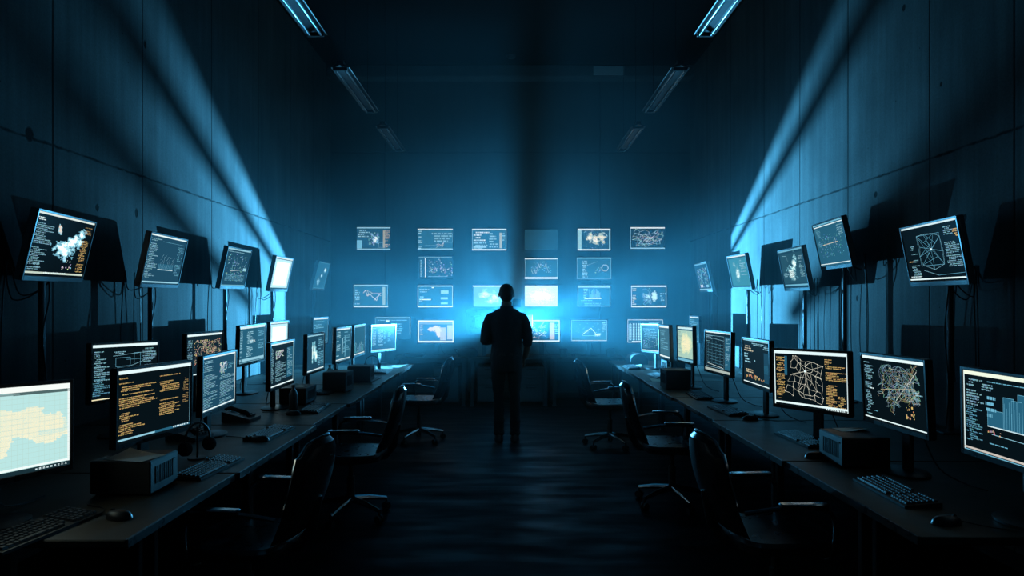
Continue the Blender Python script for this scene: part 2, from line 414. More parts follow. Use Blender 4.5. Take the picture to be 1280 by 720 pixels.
def p_amber_code(s):
    s.top(WH, .05); s.glyphs(.02, .9, .3, 2, .03, AM); s.glyphs(.02, .83, .5, 14, .026, AM, .8); s.glyphs(.02, .44, .36, 13, .026, AM, .75)
    s.glyphs(.54, .86, .86, 1, .026, AM, 1.2); s.glyphs(.54, .77, .82, 6, .027, AM, .95); s.glyphs(.53, .5, .84, 9, .027, AM, .9); s.glyphs(.88, .8, .96, 16, .026, AMD, 1.1)
    s.line((.985, .08), (.985, .95), .0012, SK); s.rect(0, .035, .48, .06, SK, 2); s.rect(.48, .03, 1, .065, K3, 2); s.icons(.74, .98, .04, 9)
def p_tables(s):
    s.top(WH, .05); s.glyphs(.03, .88, .2, 9, .034, SK, 1); s.glyphs(.03, .6, .25, 8, .034, SK, 1); s.glyphs(.02, .38, .26, 10, .032, CYA, 1.1); s.text(.32, .86, .5, 2, .03, SK)
    for a, b, c, d in ((.34, .58, .56, .74), (.36, .46, .6, .56), (.62, .5, .72, .82), (.28, .34, .5, .42)): s.frame(a, b, c, d, .0016, CYA)
    s.glyphs(.76, .9, .98, 12, .036, SK, .95); s.line((.3, .78), (.95, .84), .0016, SK); s.line((.22, .44), (.78, .66), .0016, SK); s.line((.5, .7), (.9, .7), .0012, CYA)
    s.bars(.3, .1, .9, .3, 14, CYA, .3); s.bot(CR, .018)
def p_blue_text(s):
    s.top(WH, .03); s.text(.03, .93, .35, 2, .03, SK); s.glyphs(.02, .86, .3, 4, .036, SK, .9); s.glyphs(.02, .7, .42, 22, .029, SK, .9, .009)
    s.rect(.5, .64, .72, .84, K3, 1); s.curves(.5, .62, .74, .86, 8, WH, .003); s.glyphs(.5, .6, .96, 19, .029, SK, .95, .009); s.glyphs(.76, .84, .96, 5, .03, CYA, .9, .01)
    s.bot(WH, .025, .02); s.rect(.985, 0, 1, 1, WH, 2)
def p_amber_dots(s):
    s.top(WH, .05); s.glyphs(.02, .86, .14, 22, .032, SK, 1.1, .012); s.dots(.2, .2, .96, .84, 240, (.75, .62, .4), .008); s.curves(.2, .25, .95, .85, 16, (.8, .7, .5), .002); s.bot(WH, .03)
def p_grey_list(s):
    s.top(WH, .06); s.rect(.0, .05, .12, .94, K3, 1); s.text(.03, .88, .12, 16, .045, SK, 1.2, .02); s.text(.28, .85, .52, 16, .044, SK, 1.2, .03); s.text(.72, .85, .95, 12, .044, CYA, 1.2, .03); s.text(.4, .6, .66, 2, .04, WH); s.rect(.02, .05, .98, .12, SK, 1); s.frame(.01, .02, .99, .97, .003, SK)
def p_glare(s):
    c0 = (1.1, 1.55, 1.6); s.rect(.02, .04, .98, .94, (.55, .95, 1.05), 1); s.rect(.12, .12, .86, .86, c0, 2)
    s.blob([(.5, .5, .42, .4, 0)], .05, .06, .95, .92, [(.9, 1.3, 1.35), (1.3, 1.6, 1.55), (1.5, 1.65, 1.5)], 4, 30, 24, .25); s.top(WH, .04)
def p_grey_lines(s):
    s.top(WH, .035); s.glyphs(.02, .9, .12, 26, .031, SK, 1.2, .013); s.curves(.2, .62, .55, .84, 10, WH, .003); s.rect(.7, .14, .97, .86, K3, 1); s.glyphs(.2, .58, .66, 16, .03, SK, .9, .011); s.glyphs(.72, .84, .95, 22, .03, SK, .8, .013); s.bot(WH, .03, .01); s.rect(.985, 0, 1, 1, SK, 2)
def p_wave(s):
    s.top(SK, .035); s.blob([(.3, .5, .06, .4, 0), (.52, .42, .12, .28, .15), (.44, .55, .05, .35, 0)], .05, .08, .95, .92, [(.2, .55, .66), (.6, .95, 1.0), (1.1, 1.15, .95)], 8, 30, 36, .35, -.15)
    s.text(.62, .9, .95, 16, .05, CYA, .9, .03); s.rect(.82, .1, .97, .5, K3, 1); s.bot(WH, .025, .02); s.frame(.01, .01, .99, .99, .003, SK)
def p_soft(s):
    s.top(WH, .05); s.text(.05, .88, .9, 8, .06, CYA, .9, .04); s.rect(.05, .1, .4, .4, K3, 1); s.chart(.45, .1, .95, .42, 9, SK, .004); s.frame(.01, .01, .99, .99, .004, SK)
def p_columns(s):
    s.top(WH, .05); s.text(.06, .9, .3, 14, .055, SK, 1.1, .04); s.rect(.42, .2, .47, .7, SK, 1); s.rect(.62, .1, .66, .74, CYA, 1); s.text(.5, .88, .94, 12, .055, CYA, .9, .04); s.bot(WH, .03, .03); s.frame(.01, .01, .99, .99, .004, SK)
def p_fade_chart(s):
    s.top(SK, .05); s.rect(.05, .55, .95, .9, K3, 1); s.chart(.05, .2, .95, .6, 14, SK, .004); s.bars(.1, .08, .9, .45, 12, CYA, .5); s.bot(WH, .03, .02); s.frame(.01, .01, .99, .99, .004, SK)
def p_spread(s):
    s.top(WH, .05); s.text(.04, .9, .18, 17, .046, SK, 1.1, .02); s.text(.28, .84, .48, 15, .046, SK, 1.1, .02); s.text(.5, .84, .62, 13, .046, CYA, 1.1, .02); s.text(.68, .7, .82, 9, .046, CYA, 1, .02); s.bot(WH, .035, .0); s.frame(.0, .0, 1, 1, .003, CYA)
def p_globe(s):
    s.top((.75, .85, .8), .03); s.text(.02, .92, .14, 2, .03, WH, 1.2); s.glyphs(.02, .83, .3, 12, .028, SK, .8); s.glyphs(.02, .45, .26, 16, .026, SK, 1); s.glyphs(.1, .2, .4, 2, .05, SK)
    s.blob([(.5, .42, .17, .19, .9), (.66, .6, .2, .13, .9), (.78, .78, .1, .09, 0)], .1, .1, 1, .95, [(.16, .42, .55), (.45, .85, .95), (1.0, 1.3, 1.35), (1.2, 1.45, 1.5)], 12, 84, 70, .85, .02)
    s.blob([(.34, .8, .04, .09, .3)], .1, .1, 1, .95, [(.3, .6, .7), (.8, .7, .6)], 12, 60, 40, .4)
    s.dots(.58, .12, .76, .3, 16, WH, .006); s.glyphs(.84, .9, .98, 5, .028, AMD, 1); s.glyphs(.83, .66, .96, 22, .026, AM, 1.3, .007); s.rect(0, .035, 1, .065, (.6, .7, .6), 2); s.icons(.3, .7, .045, 16)
def p_steps(s):
    s.top(WH, .03); s.glyphs(.02, .92, .3, 24, .034, SK, .8, .009); s.rect(.34, .28, .76, .42, K3, 1); s.line((.34, .3), (.76, .3), .004, WH); s.line((.34, .88), (.95, .88), .0016, CYA)
    for i in range(11): s.line((.36+i*.037, .3), (.36+i*.037, .4+.2*((i*5) % 4)/4), .0018, SK)
    for i in range(5): s.line((.38+i*.08, .5+.05*(i % 2)), (.43+i*.08, .62-.03*i*.5), .0018, SK)
    s.glyphs(.8, .82, .97, 20, .032, CYA, .9, .009); s.bot(SK, .03, .02)
def p_scatter(s):
    s.top(SK, .04); s.text(.04, .92, .9, 1, .03, SK); s.dots(.1, .12, .92, .86, 150, SK, .008); s.line((.28, .4), (.66, .44), .003, WH); s.line((.44, .3), (.47, .84), .002, SK); s.rect(.8, .42, .94, .5, SK, 1); s.glyphs(.12, .3, .9, 5, .035, CYA, 1, .012); s.bot(CYA, .03)
def p_swirl(s):
    s.blob([(.35, .25, .16, .2, .4), (.7, .75, .14, .2, .9), (.5, .5, .12, .12, 0)], .03, .03, .97, .97, [(.1, .3, .42), (.3, .6, .75), (.7, 1, 1.05)], 6, 30, 36, .45, -.25); s.frame(.01, .01, .99, .99, .003, CYA)
def p_people(s):
    s.top(CYA, .05); s.dots(.1, .1, .45, .8, 90, SK, .014); s.dots(.55, .1, .85, .85, 70, SK, .014); s.rect(.15, .1, .35, .2, WH, 1); s.rect(.6, .1, .8, .18, SK, 1); s.bot(SK, .04); s.frame(.01, .01, .99, .99, .003, CYA)
def p_flame(s):
    s.rect(.04, .04, .96, .92, (.05, .3, .42), 1)
    s.blob([(.42, .45, .13, .36, -.2), (.3, .75, .1, .12, .6)], .04, .04, .96, .94, [(.25, .6, .7), (.8, 1.2, 1.2), (1.1, 1.4, 1.35)], 5, 36, 40, .25, -.05); s.text(.6, .85, .92, 10, .05, SK, .8, .02); s.top(WH, .04)
def p_blaze(s):
    s.rect(.03, .12, .97, .9, (.02, .09, .14), 1)
    s.blob([(.42, .35, .17, .24, .3), (.58, .62, .1, .3, -.3)], .04, .06, .96, .95, [(.2, .55, .68), (.7, 1.1, 1.15), (1.2, 1.5, 1.45)], 10, 60, 60, .75, -.02)
    s.line((.12, .86), (.3, .84), .003, SK); s.line((.3, .84), (.34, .68), .003, SK); s.glyphs(.76, .8, .95, 16, .034, SK, .9, .012); s.text(.06, .4, .3, 3, .04, SK); s.top(CYA, .04); s.rect(.03, .05, .97, .09, CYA, 1)
def p_cross(s):
    s.top(CYA, .03); s.rect(.02, .93, .98, .95, WH, 2); s.dots(.1, .2, .85, .75, 150, CYA, .006); s.line((.22, .5), (.72, .52), .004, (.9, .75, .5)); s.line((.66, .45), (.66, .62), .003, WH); s.line((.44, .38), (.44, .66), .0018, SK); s.line((.3, .42), (.3, .56), .0018, SK); s.glyphs(.06, .88, .25, 14, .03, CYA, .7, .009); s.glyphs(.78, .88, .95, 8, .032, SK, .8, .009); s.bot(WH, .018, .04)
def p_radial(s):
    s.top((.7, .9, .95), .03); s.glyphs(.12, .68, .23, 12, .028, SK, 1, .008); s.glyphs(.08, .3, .24, 9, .028, SK, 1, .008); s.text(.03, .38, .24, 1, .03, AM); s.text(.03, .1, .3, 1, .03, WH); s.glyphs(.76, .9, .92, 5, .03, SK, 1.1, .01); s.glyphs(.9, .84, .98, 4, .035, AM, 1.2, .01); s.glyphs(.74, .64, .97, 15, .028, SK, 1, .008)
    h = (.5, .56); s.frame(.27, .28, .68, .82, .0018, CYA)
    pts = [(.27, .82), (.4, .84), (.58, .82), (.68, .76), (.7, .5), (.68, .28), (.5, .2), (.3, .3), (.27, .45), (.3, .62)]
    for i, p in enumerate(pts): s.line(h, p, .0018, CYA); q = pts[(i*3+2) % 10]; s.line(((p[0]+h[0])/2, (p[1]+h[1])/2), q, .0014, CYA); s.line(p, pts[(i+1) % 10], .0014, SK)
    s.rect(h[0]-.012, h[1]-.015, h[0]+.012, h[1]+.015, WH, 3); s.line((.3, .2), (.55, .1), .0018, SK); s.line((.55, .1), (.98, .12), .0016, CYA); s.bot(WH, .025, .03)
def p_scene_grid(s):
    s.top(SK, .05); s.dots(.1, .12, .9, .5, 60, SK, .012); s.text(.1, .86, .9, 6, .06, CYA, .8, .03); s.bars(.1, .1, .5, .3, 8, CYA, .4); s.bot(WH, .04); s.frame(.01, .01, .99, .99, .004, CYA)
def p_window(s):
    s.rect(.04, .1, .96, .92, (.05, .17, .25), 1); s.line((.5, .12), (.5, .9), .003, CYA); s.text(.1, .85, .9, 10, .06, CYA, .7, .03); s.top(WH, .06); s.bot(WH, .05, .02)
def p_yellow_page(s):
    s.rect(.02, .1, .98, .9, (.42, .66, .55), 1); s.blob([(.55, .5, .4, .38, 0)], .06, .12, .96, .9, [(.8, .9, .55), (1.05, .98, .58), (1.15, 1.0, .6)], 5, 40, 30, .3, .05); s.rect(.02, .94, .98, 1, (.6, .9, .95), 2); s.text(.06, .86, .3, 12, .06, (.3, .5, .45), .9, .03); s.bot(CYA, .07, .0)
def p_grid_panel(s):
    s.top(WH, .03); s.rect(.78, .1, .97, .9, K3, 1); s.glyphs(.8, .86, .96, 20, .034, SK, .9, .012)
    for i in range(8): s.line((.12+i*.08, .2), (.12+i*.08, .72+.05*(i % 3)), .0018, CYA)
    for i in range(7): s.line((.08, .22+i*.08), (.72, .2+i*.08), .0014, CYA)
    s.glyphs(.03, .9, .3, 5, .035, SK, .9, .012); s.line((.1, .18), (.72, .12), .003, WH); s.line((.2, .84), (.74, .8), .002, SK); s.rect(0, .0, 1, .06, (.42, .5, .46), 2); s.frame(.04, .1, .75, .9, .002, SK)
def p_console(s):
    s.top(SK, .03); s.text(.04, .86, .4, 3, .05, (.6, .55, .4), .9, .03); s.text(.35, .93, .8, 2, .03, SK, .9, .02); s.text(.04, .68, .35, 4, .06, SK, .7, .02); s.text(.78, .92, .98, 3, .04, SK, 1.1, .02); s.rect(.8, .1, .96, .75, K2, 1); s.rect(.8, .3, .95, .48, K3, 1); s.text(.05, .32, .4, 2, .05, (.7, .6, .4), .9, .02); s.dots(.1, .12, .8, .2, 36, (.8, .5, .25), .011); s.text(.4, .55, .6, 2, .05, SK, .8, .02); s.bot(WH, .022, .01)
def p_street_map(s):
    s.top(WH, .055); s.rect(0, .0, .012, 1, WH, 2); s.rect(.985, 0, 1, 1, WH, 2); s.glyphs(.03, .88, .15, 26, .028, AM, 1.3, .007); s.glyphs(.03, .12, .2, 1, .02, AM); s.rect(.15, .55, .19, .9, K3, 1)
    s.streets(.2, .1, .69, .9, (.9, .86, .72)); s.glyphs(.71, .88, .8, 4, .026, AM, 1.2, .007); s.glyphs(.71, .76, .96, 2, .026, AM, .9, .007); s.glyphs(.72, .66, .98, 8, .026, AM, .9, .007); s.glyphs(.72, .44, .86, 15, .026, AM, 1.4, .007); s.glyphs(.87, .26, .97, 9, .026, AM, 1.3, .007); s.rect(0, .03, 1, .065, WH, 2); s.icons(.72, .98, .005, 12)
def p_tangle(s):
    s.top(WH, .045); s.glyphs(.02, .9, .2, 7, .026, SK, .8, .008); s.glyphs(.03, .74, .16, 26, .026, SK, .8, .008); s.text(.1, .5, .3, 1, .03, WH)
    shp = lambda u, v: (v > .3 and 0 < u < .92 and v < .97-.1*abs(u-.5)) or (abs(u-.33) < .16*(v/.3)+.02 and v > .02)
    s.curves(.24, .12, .98, .94, 34, (.34, .62, .7), .0013, shp); s.curves(.24, .14, .98, .94, 22, (.55, .45, .24), .0011, shp); s.curves(.3, .3, .9, .9, 30, (.26, .46, .55), .001, shp)
    s.net(.3, .35, .9, .88, 34, (.55, .55, .4), .0009); s.line((.55, .38), (.88, .85), .002, (.85, .85, .75)); s.line((.3, .5), (.84, .6), .0016, (.7, .6, .35)); s.dots(.7, .16, .82, .34, 18, AM, .009)
    s.text(.84, .56, .98, 2, .03, SK); s.text(.14, .15, .4, 1, .02, CYA); s.bot(WH, .018, .02); s.rect(.988, 0, 1, 1, SK, 2)
def p_towers(s):
    s.top((.9, .98, .8), .05); s.rect(0, 0, .01, 1, WH, 2); s.glyphs(.03, .9, .22, 11, .034, SK, .9, .006); s.glyphs(.03, .56, .2, 17, .026, CYA, .9, .006); s.glyphs(.2, .86, .34, 3, .03, SK, .8, .006); s.text(.24, .72, .36, 4, .07, CYA, .7, .008); s.text(.26, .9, .95, 1, .02, CYA, 1.2, .01)
    for a, b, c, d in ((.26, .36, .42, .56), (.42, .36, .52, .74), (.5, .36, .6, .72), (.56, .36, .74, .8), (.74, .36, .84, .66), (.84, .36, .95, .78)): s.rect(a, b, c, d, K3, 1); s.frame(a, b, c, d, .0014, CYA)
    for i in range(22): s.line((.43+i*.024, .37), (.43+i*.024, .5+.24*s.r.random()), .0012, CYA)
    s.line((.26, .36), (.98, .36), .004, WH); s.dots(.26, .26, .4, .31, 10, (.8, .5, .4), .006); s.line((.3, .27), (.95, .25), .002, SK); s.text(.26, .16, .5, 1, .02, CYA); s.rect(0, .02, 1, .045, (.6, .55, .5), 2); s.rect(0, 0, 1, .01, CYA, 2)
def p_plain_frame(s):
    s.frame(.01, .02, .99, .98, .004, CYA); s.text(.1, .8, .6, 2, .08, CYA, .7, .04)
# ---- wall displays
def p_cluster(s):
    s.top(SK, .05); s.bot(SK, .04); s.rect(0, .05, .16, .42, CYA, 1); s.text(.03, .88, .38, 6, .09, SK, .9, .03); s.dots(.36, .22, .66, .75, 60, SK, .016); s.blob([(.5, .42, .14, .2, .4)], .2, .1, .9, .95, [SK, WH, WH], 7, 30, 20, .5, -.15); s.rect(.78, .08, .84, .86, (.35, .38, .3), 1); s.text(.84, .85, .98, 14, .055, (.5, .42, .3), 1.2, .03); s.frame(.65, .1, .78, .3, .003, SK)
def p_blueprint(s):
    s.top(WH, .04); s.rect(0, .05, .14, .95, K3, 1); s.text(.02, .9, .13, 10, .09, SK, 1.2, .03); s.rect(.24, .5, .34, .85, K3, 1); s.text(.4, .8, .98, 4, .12, SK, 1.1, .04); s.frame(.75, .35, .99, .75, .003, SK); s.line((.2, .2), (.55, .2), .003, SK); s.curves(.52, .08, .74, .38, 4, WH, .004); s.bot(SK, .05)
def p_report(s):
    s.top(WH, .06); s.bot(WH, .06); s.frame(.01, .01, .99, .99, .006, SK); s.text(.05, .86, .5, 4, .12, WH, .8, .02); s.text(.04, .5, .45, 4, .12, SK, 1.2, .03); s.rect(.04, .12, .42, .2, SK, 1); s.text(.5, .8, .75, 6, .12, SK, .8, .03); s.rect(.8, .1, .87, .82, (.4, .48, .42), 1); s.text(.88, .8, .97, 4, .1, SK)
def p_starfield(s):
    for i in range(11): s.rect(.06, .08+i*.07, .09, .12+i*.07, SK, 2)
    for i in range(26): s.rect(.02+i*.037, .93, .04+i*.037, .96, SK, 2)
    s.rect(.19, .05, .215, .9, WH, 2); s.dots(.3, .1, .98, .85, 55, WH, .009); s.dots(.3, .25, .98, .5, 45, WH, .009); s.text(.25, .1, .9, 1, .05, SK)
def p_frame_only(s): s.frame(.01, .02, .99, .98, .003, K3)
def p_mountain(s):
    s.top(WH, .04); s.bot(WH, .08, .02); s.frame(.01, .01, .99, .99, .004, SK); s.dots(.2, .3, .8, .85, 60, SK, .011); s.chart(.2, .25, .75, .75, 20, WH, .003, 1.6); s.rect(.84, .2, .95, .6, K3, 1); s.rect(.08, .15, .12, .85, K3, 1)
def p_hex(s):
    s.top(CYA, .05); s.frame(.01, .01, .99, .99, .004, SK); s.rect(.15, .08, .32, .9, K3, 1); s.text(.16, .85, .32, 9, .09, SK, 1.2, .03); c = (.82, .52)
    for i in range(6):
        a, b = i*PI/3, (i+1)*PI/3; s.line((c[0]+.1*math.cos(a), c[1]+.16*math.sin(a)), (c[0]+.1*math.cos(b), c[1]+.16*math.sin(b)), .005, WH)
    s.dots(.5, .3, .7, .55, 12, SK, .012); s.line((.32, .65), (.6, .82), .004, SK)
def p_world(s):
    s.top(WH, .07); s.bot(WH, .06); s.rect(0, 0, .12, 1, (.3, .6, .66), 1); s.rect(.96, 0, 1, 1, SK, 2)
    s.blob([(.28, .62, .16, .24, 0), (.5, .5, .14, .3, 0), (.72, .66, .22, .2, 0), (.8, .35, .08, .1, 0)], .14, .06, .95, .93, [(.4, .6, .55), (.8, .8, .6), (.95, .98, .8)], 7, 44, 28, .6, -.12); s.dots(.2, .1, .9, .9, 60, SK, .01)
def p_mesh(s):
    s.top(WH, .06); s.bot(SK, .05); s.rect(0, .0, .012, 1, SK, 2); s.net(.03, .1, .97, .92, 60, (.45, .85, .95), .0035, None, 1); s.curves(.05, .1, .95, .9, 18, WH, .003)
def p_polyline(s):
    s.top(SK, .06); s.bot(WH, .05); s.rect(0, .05, .16, .92, K3, 1); s.text(.04, .88, .18, 8, .1, SK, 1, .03); s.rect(.84, .1, .92, .9, (.3, .5, .5), 1); s.net(.28, .2, .8, .85, 9, (.8, .8, .7), .005); s.chart(.28, .15, .8, .75, 8, (.85, .85, .75), .006, 1.6); s.frame(.01, .01, .99, .99, .005, SK)
def p_forms(s):
    s.top(SK, .05); s.bot(WH, .05); s.frame(.01, .01, .99, .99, .006, WH); s.text(.05, .84, .4, 2, .1, SK, .9, .02); s.text(.05, .6, .2, 5, .1, SK, 1, .02); s.rect(.05, .33, .38, .38, WH, 1); s.rect(.66, .62, .88, .78, SK, 1); s.rect(.66, .36, .86, .46, SK, 1); s.rect(.66, .14, .86, .22, SK, 1); s.rect(.4, .88, .46, .93, WH, 1)
def p_clouds(s):
    s.rect(.02, .03, .98, .95, (.18, .5, .56), 1); s.blob([(.35, .62, .22, .25, 0), (.65, .45, .2, .3, 0), (.5, .25, .16, .16, 0)], .05, .05, .95, .93, [(.3, .68, .7), (.6, .95, .9), (.9, 1.1, .95)], 7, 36, 24, .5, -.1); s.top(WH, .05)
def p_whiteout(s):
    s.rect(.0, .0, 1, 1, (.7, 1.1, 1.05), 1); s.blob([(.52, .5, .5, .5, 0)], .02, .03, .98, .93, [(.85, 1.2, 1.05), (1.1, 1.25, 1.0), (1.5, 1.4, 1.05), (1.7, 1.5, 1.1)], 3, 40, 26, .12, .1); s.top(WH, .05)
    for i in range(7): s.line((.05, .1+i*.03), (.95, .1+i*.03), .001, (.5, .85, .85), 3)
def p_audio(s):
    s.top(SK, .1); s.rect(0, 0, .14, 1, K3, 1); s.rect(.8, 0, 1, 1, K3, 1); s.rect(.22, .36, .72, .41, WH, 2); s.bars(.36, .41, .7, .85, 16, SK, .5, .3); s.text(.18, .85, .34, 7, .08, SK, .9, .03); s.text(.1, .3, .9, 4, .07, CYA, .6, .03); s.frame(.01, .01, .99, .99, .005, SK)
def p_two_figures(s):
    s.top(WH, .06); s.bot(WH, .06, .0); s.frame(.01, .01, .99, .99, .006, WH); s.text(.03, .88, .14, 10, .08, (.6, .6, .4), 1.2, .03); s.curves(.32, .1, .58, .88, 14, SK, .005); s.blob([(.66, .5, .1, .25, 0), (.44, .45, .08, .12, 0)], .1, .08, .95, .95, [(.35, .65, .7), (.6, .95, .95)], 8, 36, 24, .4, 0.); s.text(.82, .65, .98, 4, .1, SK, .8, .03)
def p_amber_continent(s):
    s.rect(0, 0, 1, 1, (.85, .9, .8), 1); s.rect(.03, .07, .97, .92, (.03, .10, .17), 2)
    q = Scr.blob; n0 = len(s.q); s.blob([(.55, .62, .12, .22, .2), (.42, .62, .16, .12, 0), (.58, .36, .06, .2, .1)], .05, .1, .95, .9, [(.75, .6, .38), (.8, .64, .4)], 8, 50, 30, .4); 
    for i in range(n0, len(s.q)): s.q[i] = (s.q[i][0], s.q[i][1], 3)
    s.rect(.03, .82, .97, .92, (.2, .26, .26), 3); s.text(.05, .78, .15, 8, .08, (.7, .66, .5), 1.2, .03); s.rect(.62, .1, .78, .68, (.5, .44, .32), 3); s.rect(.82, .14, .96, .78, (.5, .46, .36), 3); s.text(.84, .72, .95, 6, .09, K2, 1, .02)
def p_amber_net(s):
    s.top(WH, .06); s.bot(WH, .06); s.net(.04, .12, .66, .9, 42, (.85, .75, .55), .004); s.dots(.05, .3, .6, .8, 60, (.9, .8, .6), .01); s.rect(.72, .1, .86, .88, (.6, .42, .18), 1); s.text(.87, .8, .97, 5, .1, SK, 1, .03); s.rect(.975, 0, 1, 1, WH, 2)
def p_triangle(s):
    s.rect(.02, .04, .98, .93, (.03, .16, .22), 1); s.frame(.01, .02, .99, .98, .006, SK); s.line((.3, .3), (.55, .62), .008, WH); s.line((.55, .62), (.72, .28), .008, WH); s.line((.3, .26), (.72, .26), .006, SK); s.blob([(.75, .3, .1, .1, 0), (.42, .45, .1, .08, 0)], 0, 0, 1, 1, [SK, WH], 9, 40, 26, .5, -.1); s.dots(.12, .4, .8, .85, 45, SK, .008); s.text(.85, .88, .97, 6, .08, SK, .8, .02); s.rect(.02, .02, .98, .05, (.6, .6, .45), 2)
def p_barcode(s):
    s.frame(.005, .01, .995, .99, .009, WH); s.rect(.03, .12, .12, .8, (.2, .4, .5), 1)
    for x, w in ((.06, .03), (.15, .05), (.24, .02), (.3, .04), (.36, .015), (.42, .03)):
        s.rect(x, .1, x+w, .84, (.5, .85, .9), 2)
    for i in range(9): s.rect(.05, .15+i*.075, .45, .165+i*.075, (.01, .05, .08), 3)
    s.text(.55, .88, .95, 2, .06, SK); s.net(.5, .1, .95, .75, 14, CYA, .004); s.rect(.12, .02, .98, .06, WH, 2)
def p_edge_only(s):
    s.line((.01, .96), (.99, .96), .014, SK); s.line((.99, .2), (.99, .97), .012, SK); s.line((.01, .3), (.01, .96), .006, CYA); s.rect(.3, .78, .4, .86, WH, 2); s.text(.08, .86, .9, 1, .06, SK, .9, .03); s.text(.6, .7, .9, 5, .1, CYA, .7, .03)

# ------------------------------------------------------------------ monitors
def casing_mb(w, h, T, thick=.028, bz=.014, chin=.022):
    """shallow box with raised lip round the panel and a bulged back; front at local y=0 facing -y"""
    mb = MB(); a, b0, b1 = w/2+bz, -h/2-chin, h/2+bz; zc = (b0+b1)/2
    mb.box((0, .004+thick/2, zc), (2*a, thick, b1-b0), .005, T)
    for (cx, cz, dx, dz) in ((-(w/2+bz/2), zc, bz, b1-b0), (w/2+bz/2, zc, bz, b1-b0), (0, h/2+bz/2, w, bz), (0, -h/2-chin/2, w, chin)):
        mb.box((cx, -.001, cz), (dx, .012, dz), .002, T)
    mb.box((0, .004+thick+.012, zc-.01), (w*.55, .026, h*.55), .01, T)
    for i in range(6): mb.box((0, .004+thick+.026, zc+.03-.012*i), (w*.4, .003, .004), 0, T)
    return mb
def desk_monitor(pose, spec, label, zdesk=.75, group='desk monitors', cat='monitor', blank=False, caselabel=None):
    x, y, z, yaw, pit, rol, w, h = pose; fn, bg, seed = spec
    t = thing('computer_monitor', (x, y, zdesk), yaw, label, cat, group)
    T = Matrix.Translation((0, 0, z-zdesk)) @ Matrix.Rotation(pit, 4, 'X') @ Matrix.Rotation(rol, 4, 'Y')
    casing_mb(w, h, T).build('casing', M['bezel'], t)
    s = Scr(w, h, bg, seed); fn(s); s.build(t, T)
    MB().box((0, .075, (z-zdesk)/2), (.07, .022, z-zdesk-.02), .006).box((0, .055, z-zdesk-.01), (.09, .04, .09), .006).build('stand_neck', M['plastic'], t)
    MB().rings([(0, .06, .001, .13, .10), (0, .06, .010, .13, .10), (0, .065, .016, .115, .085)], 28).build('stand_base', M['plastic'], t)
    cy = [(0, .06, z-zdesk-.08), (.05, .11, .2), (.1, .16, .05), (.22, .2, .008), (.34, .22, .008)]
    if cat: MB().tube(bez(cy, 18), .0035, 6).build('cable', M['cable'], t)
    return t
def bez(pts, n=12):
    """Catmull-Rom through the points"""
    P = [Vector(p) for p in pts]; P = [P[0]*2-P[1]]+P+[P[-1]*2-P[-2]]; out = []
    m_ = len(P)-3
    for i in range(m_):
        k = max(2, n//m_)
        for j in range(k):
            t = j/k; a, b, c, d = P[i:i+4]
            out.append(.5*((2*b)+(c-a)*t+(2*a-5*b+4*c-d)*t*t+(3*b-a-3*c+d)*t**3))
    out.append(P[-2]); return out

def pole_monitor(pose, spec, label, cables):
    x, y, z, yaw, pit, rol, w, h = pose; fn, bg, seed = spec
    sg = -1 if x < 0 else 1
    t = thing('pole_monitor', (x, y, .75), yaw, label, 'monitor', 'tilted monitors on poles along the side walls')
    T = Matrix.Translation((0, 0, z-.75)) @ Matrix.Rotation(pit, 4, 'X') @ Matrix.Rotation(rol, 4, 'Y')
    c = casing_mb(w, h, T, .034, .013, .03).build('casing', M['steel_blue'], t)
    s = Scr(w, h, bg, seed); fn(s); s.build(t, T)
    py = .11; zt = z-.75+.02
    MB().tube([(0, py, .012), (0, py, zt)], .019, 12).tube([(0, py, zt-.14), (0, py, zt-.09)], .024, 12).build('pole', M['steel'], t)
    MB().box((0, py, .006), (.16, .16, .012), .004).build('base_plate', M['steel'], t)
    b = MB().box((0, .055, 0), (.12, .012, .12), .003, T); b.box((0, .085, z-.75-.01), (.05, .09, .05), .006)
    b.build('tilt_bracket', M['plastic'], t)
    # arm reaching the wall
    wl = (W-abs(x)); a = MB().tube([(0, py, zt-.06), (-sg*.09, py+.02, zt-.05), (-sg*.13, py+.02, zt-.06)], .013, 10)
    a.box((-sg*.135, py+.01, zt-.06), (.02, .05, .07), .003); a.ball((-sg*.09, py+.02, zt-.05), .022)
    a.build('side_bracket', M['plastic'], t)
    R = random.Random(seed)
    for k in range(cables):
        x0 = R.uniform(-.06, .06); L_ = R.uniform(.1, .32); x1 = R.uniform(-.22, .22)
        pts = [(x0, .07, zt-.1), (x0+.03, .12, zt-.12-L_*.5), (x0+x1*.6, wl-.09, zt-.16-L_*.6), (x1, wl-.08, zt-.12), (x1*1.3, wl-.07, zt-.4-L_), (x1*1.2, wl-.07, .15+R.random()*.2)]
        MB().tube(bez(pts, 30), .004, 6).build('cable', M['cable'], t)
    pts = [(.02, .11, zt-.05), (.03, py-.03, zt-.3), (-.03, py-.02, zt-.55), (.02, py-.02, .3), (.01, py-.03, .03)]
    MB().tube(bez(pts, 20), .0045, 6).build('cable', M['cable'], t)
    return t
M['steel_blue'] = mat('monitor_grey_case', (.17, .18, .19), .32, .2, nscale=20, amt=.12)

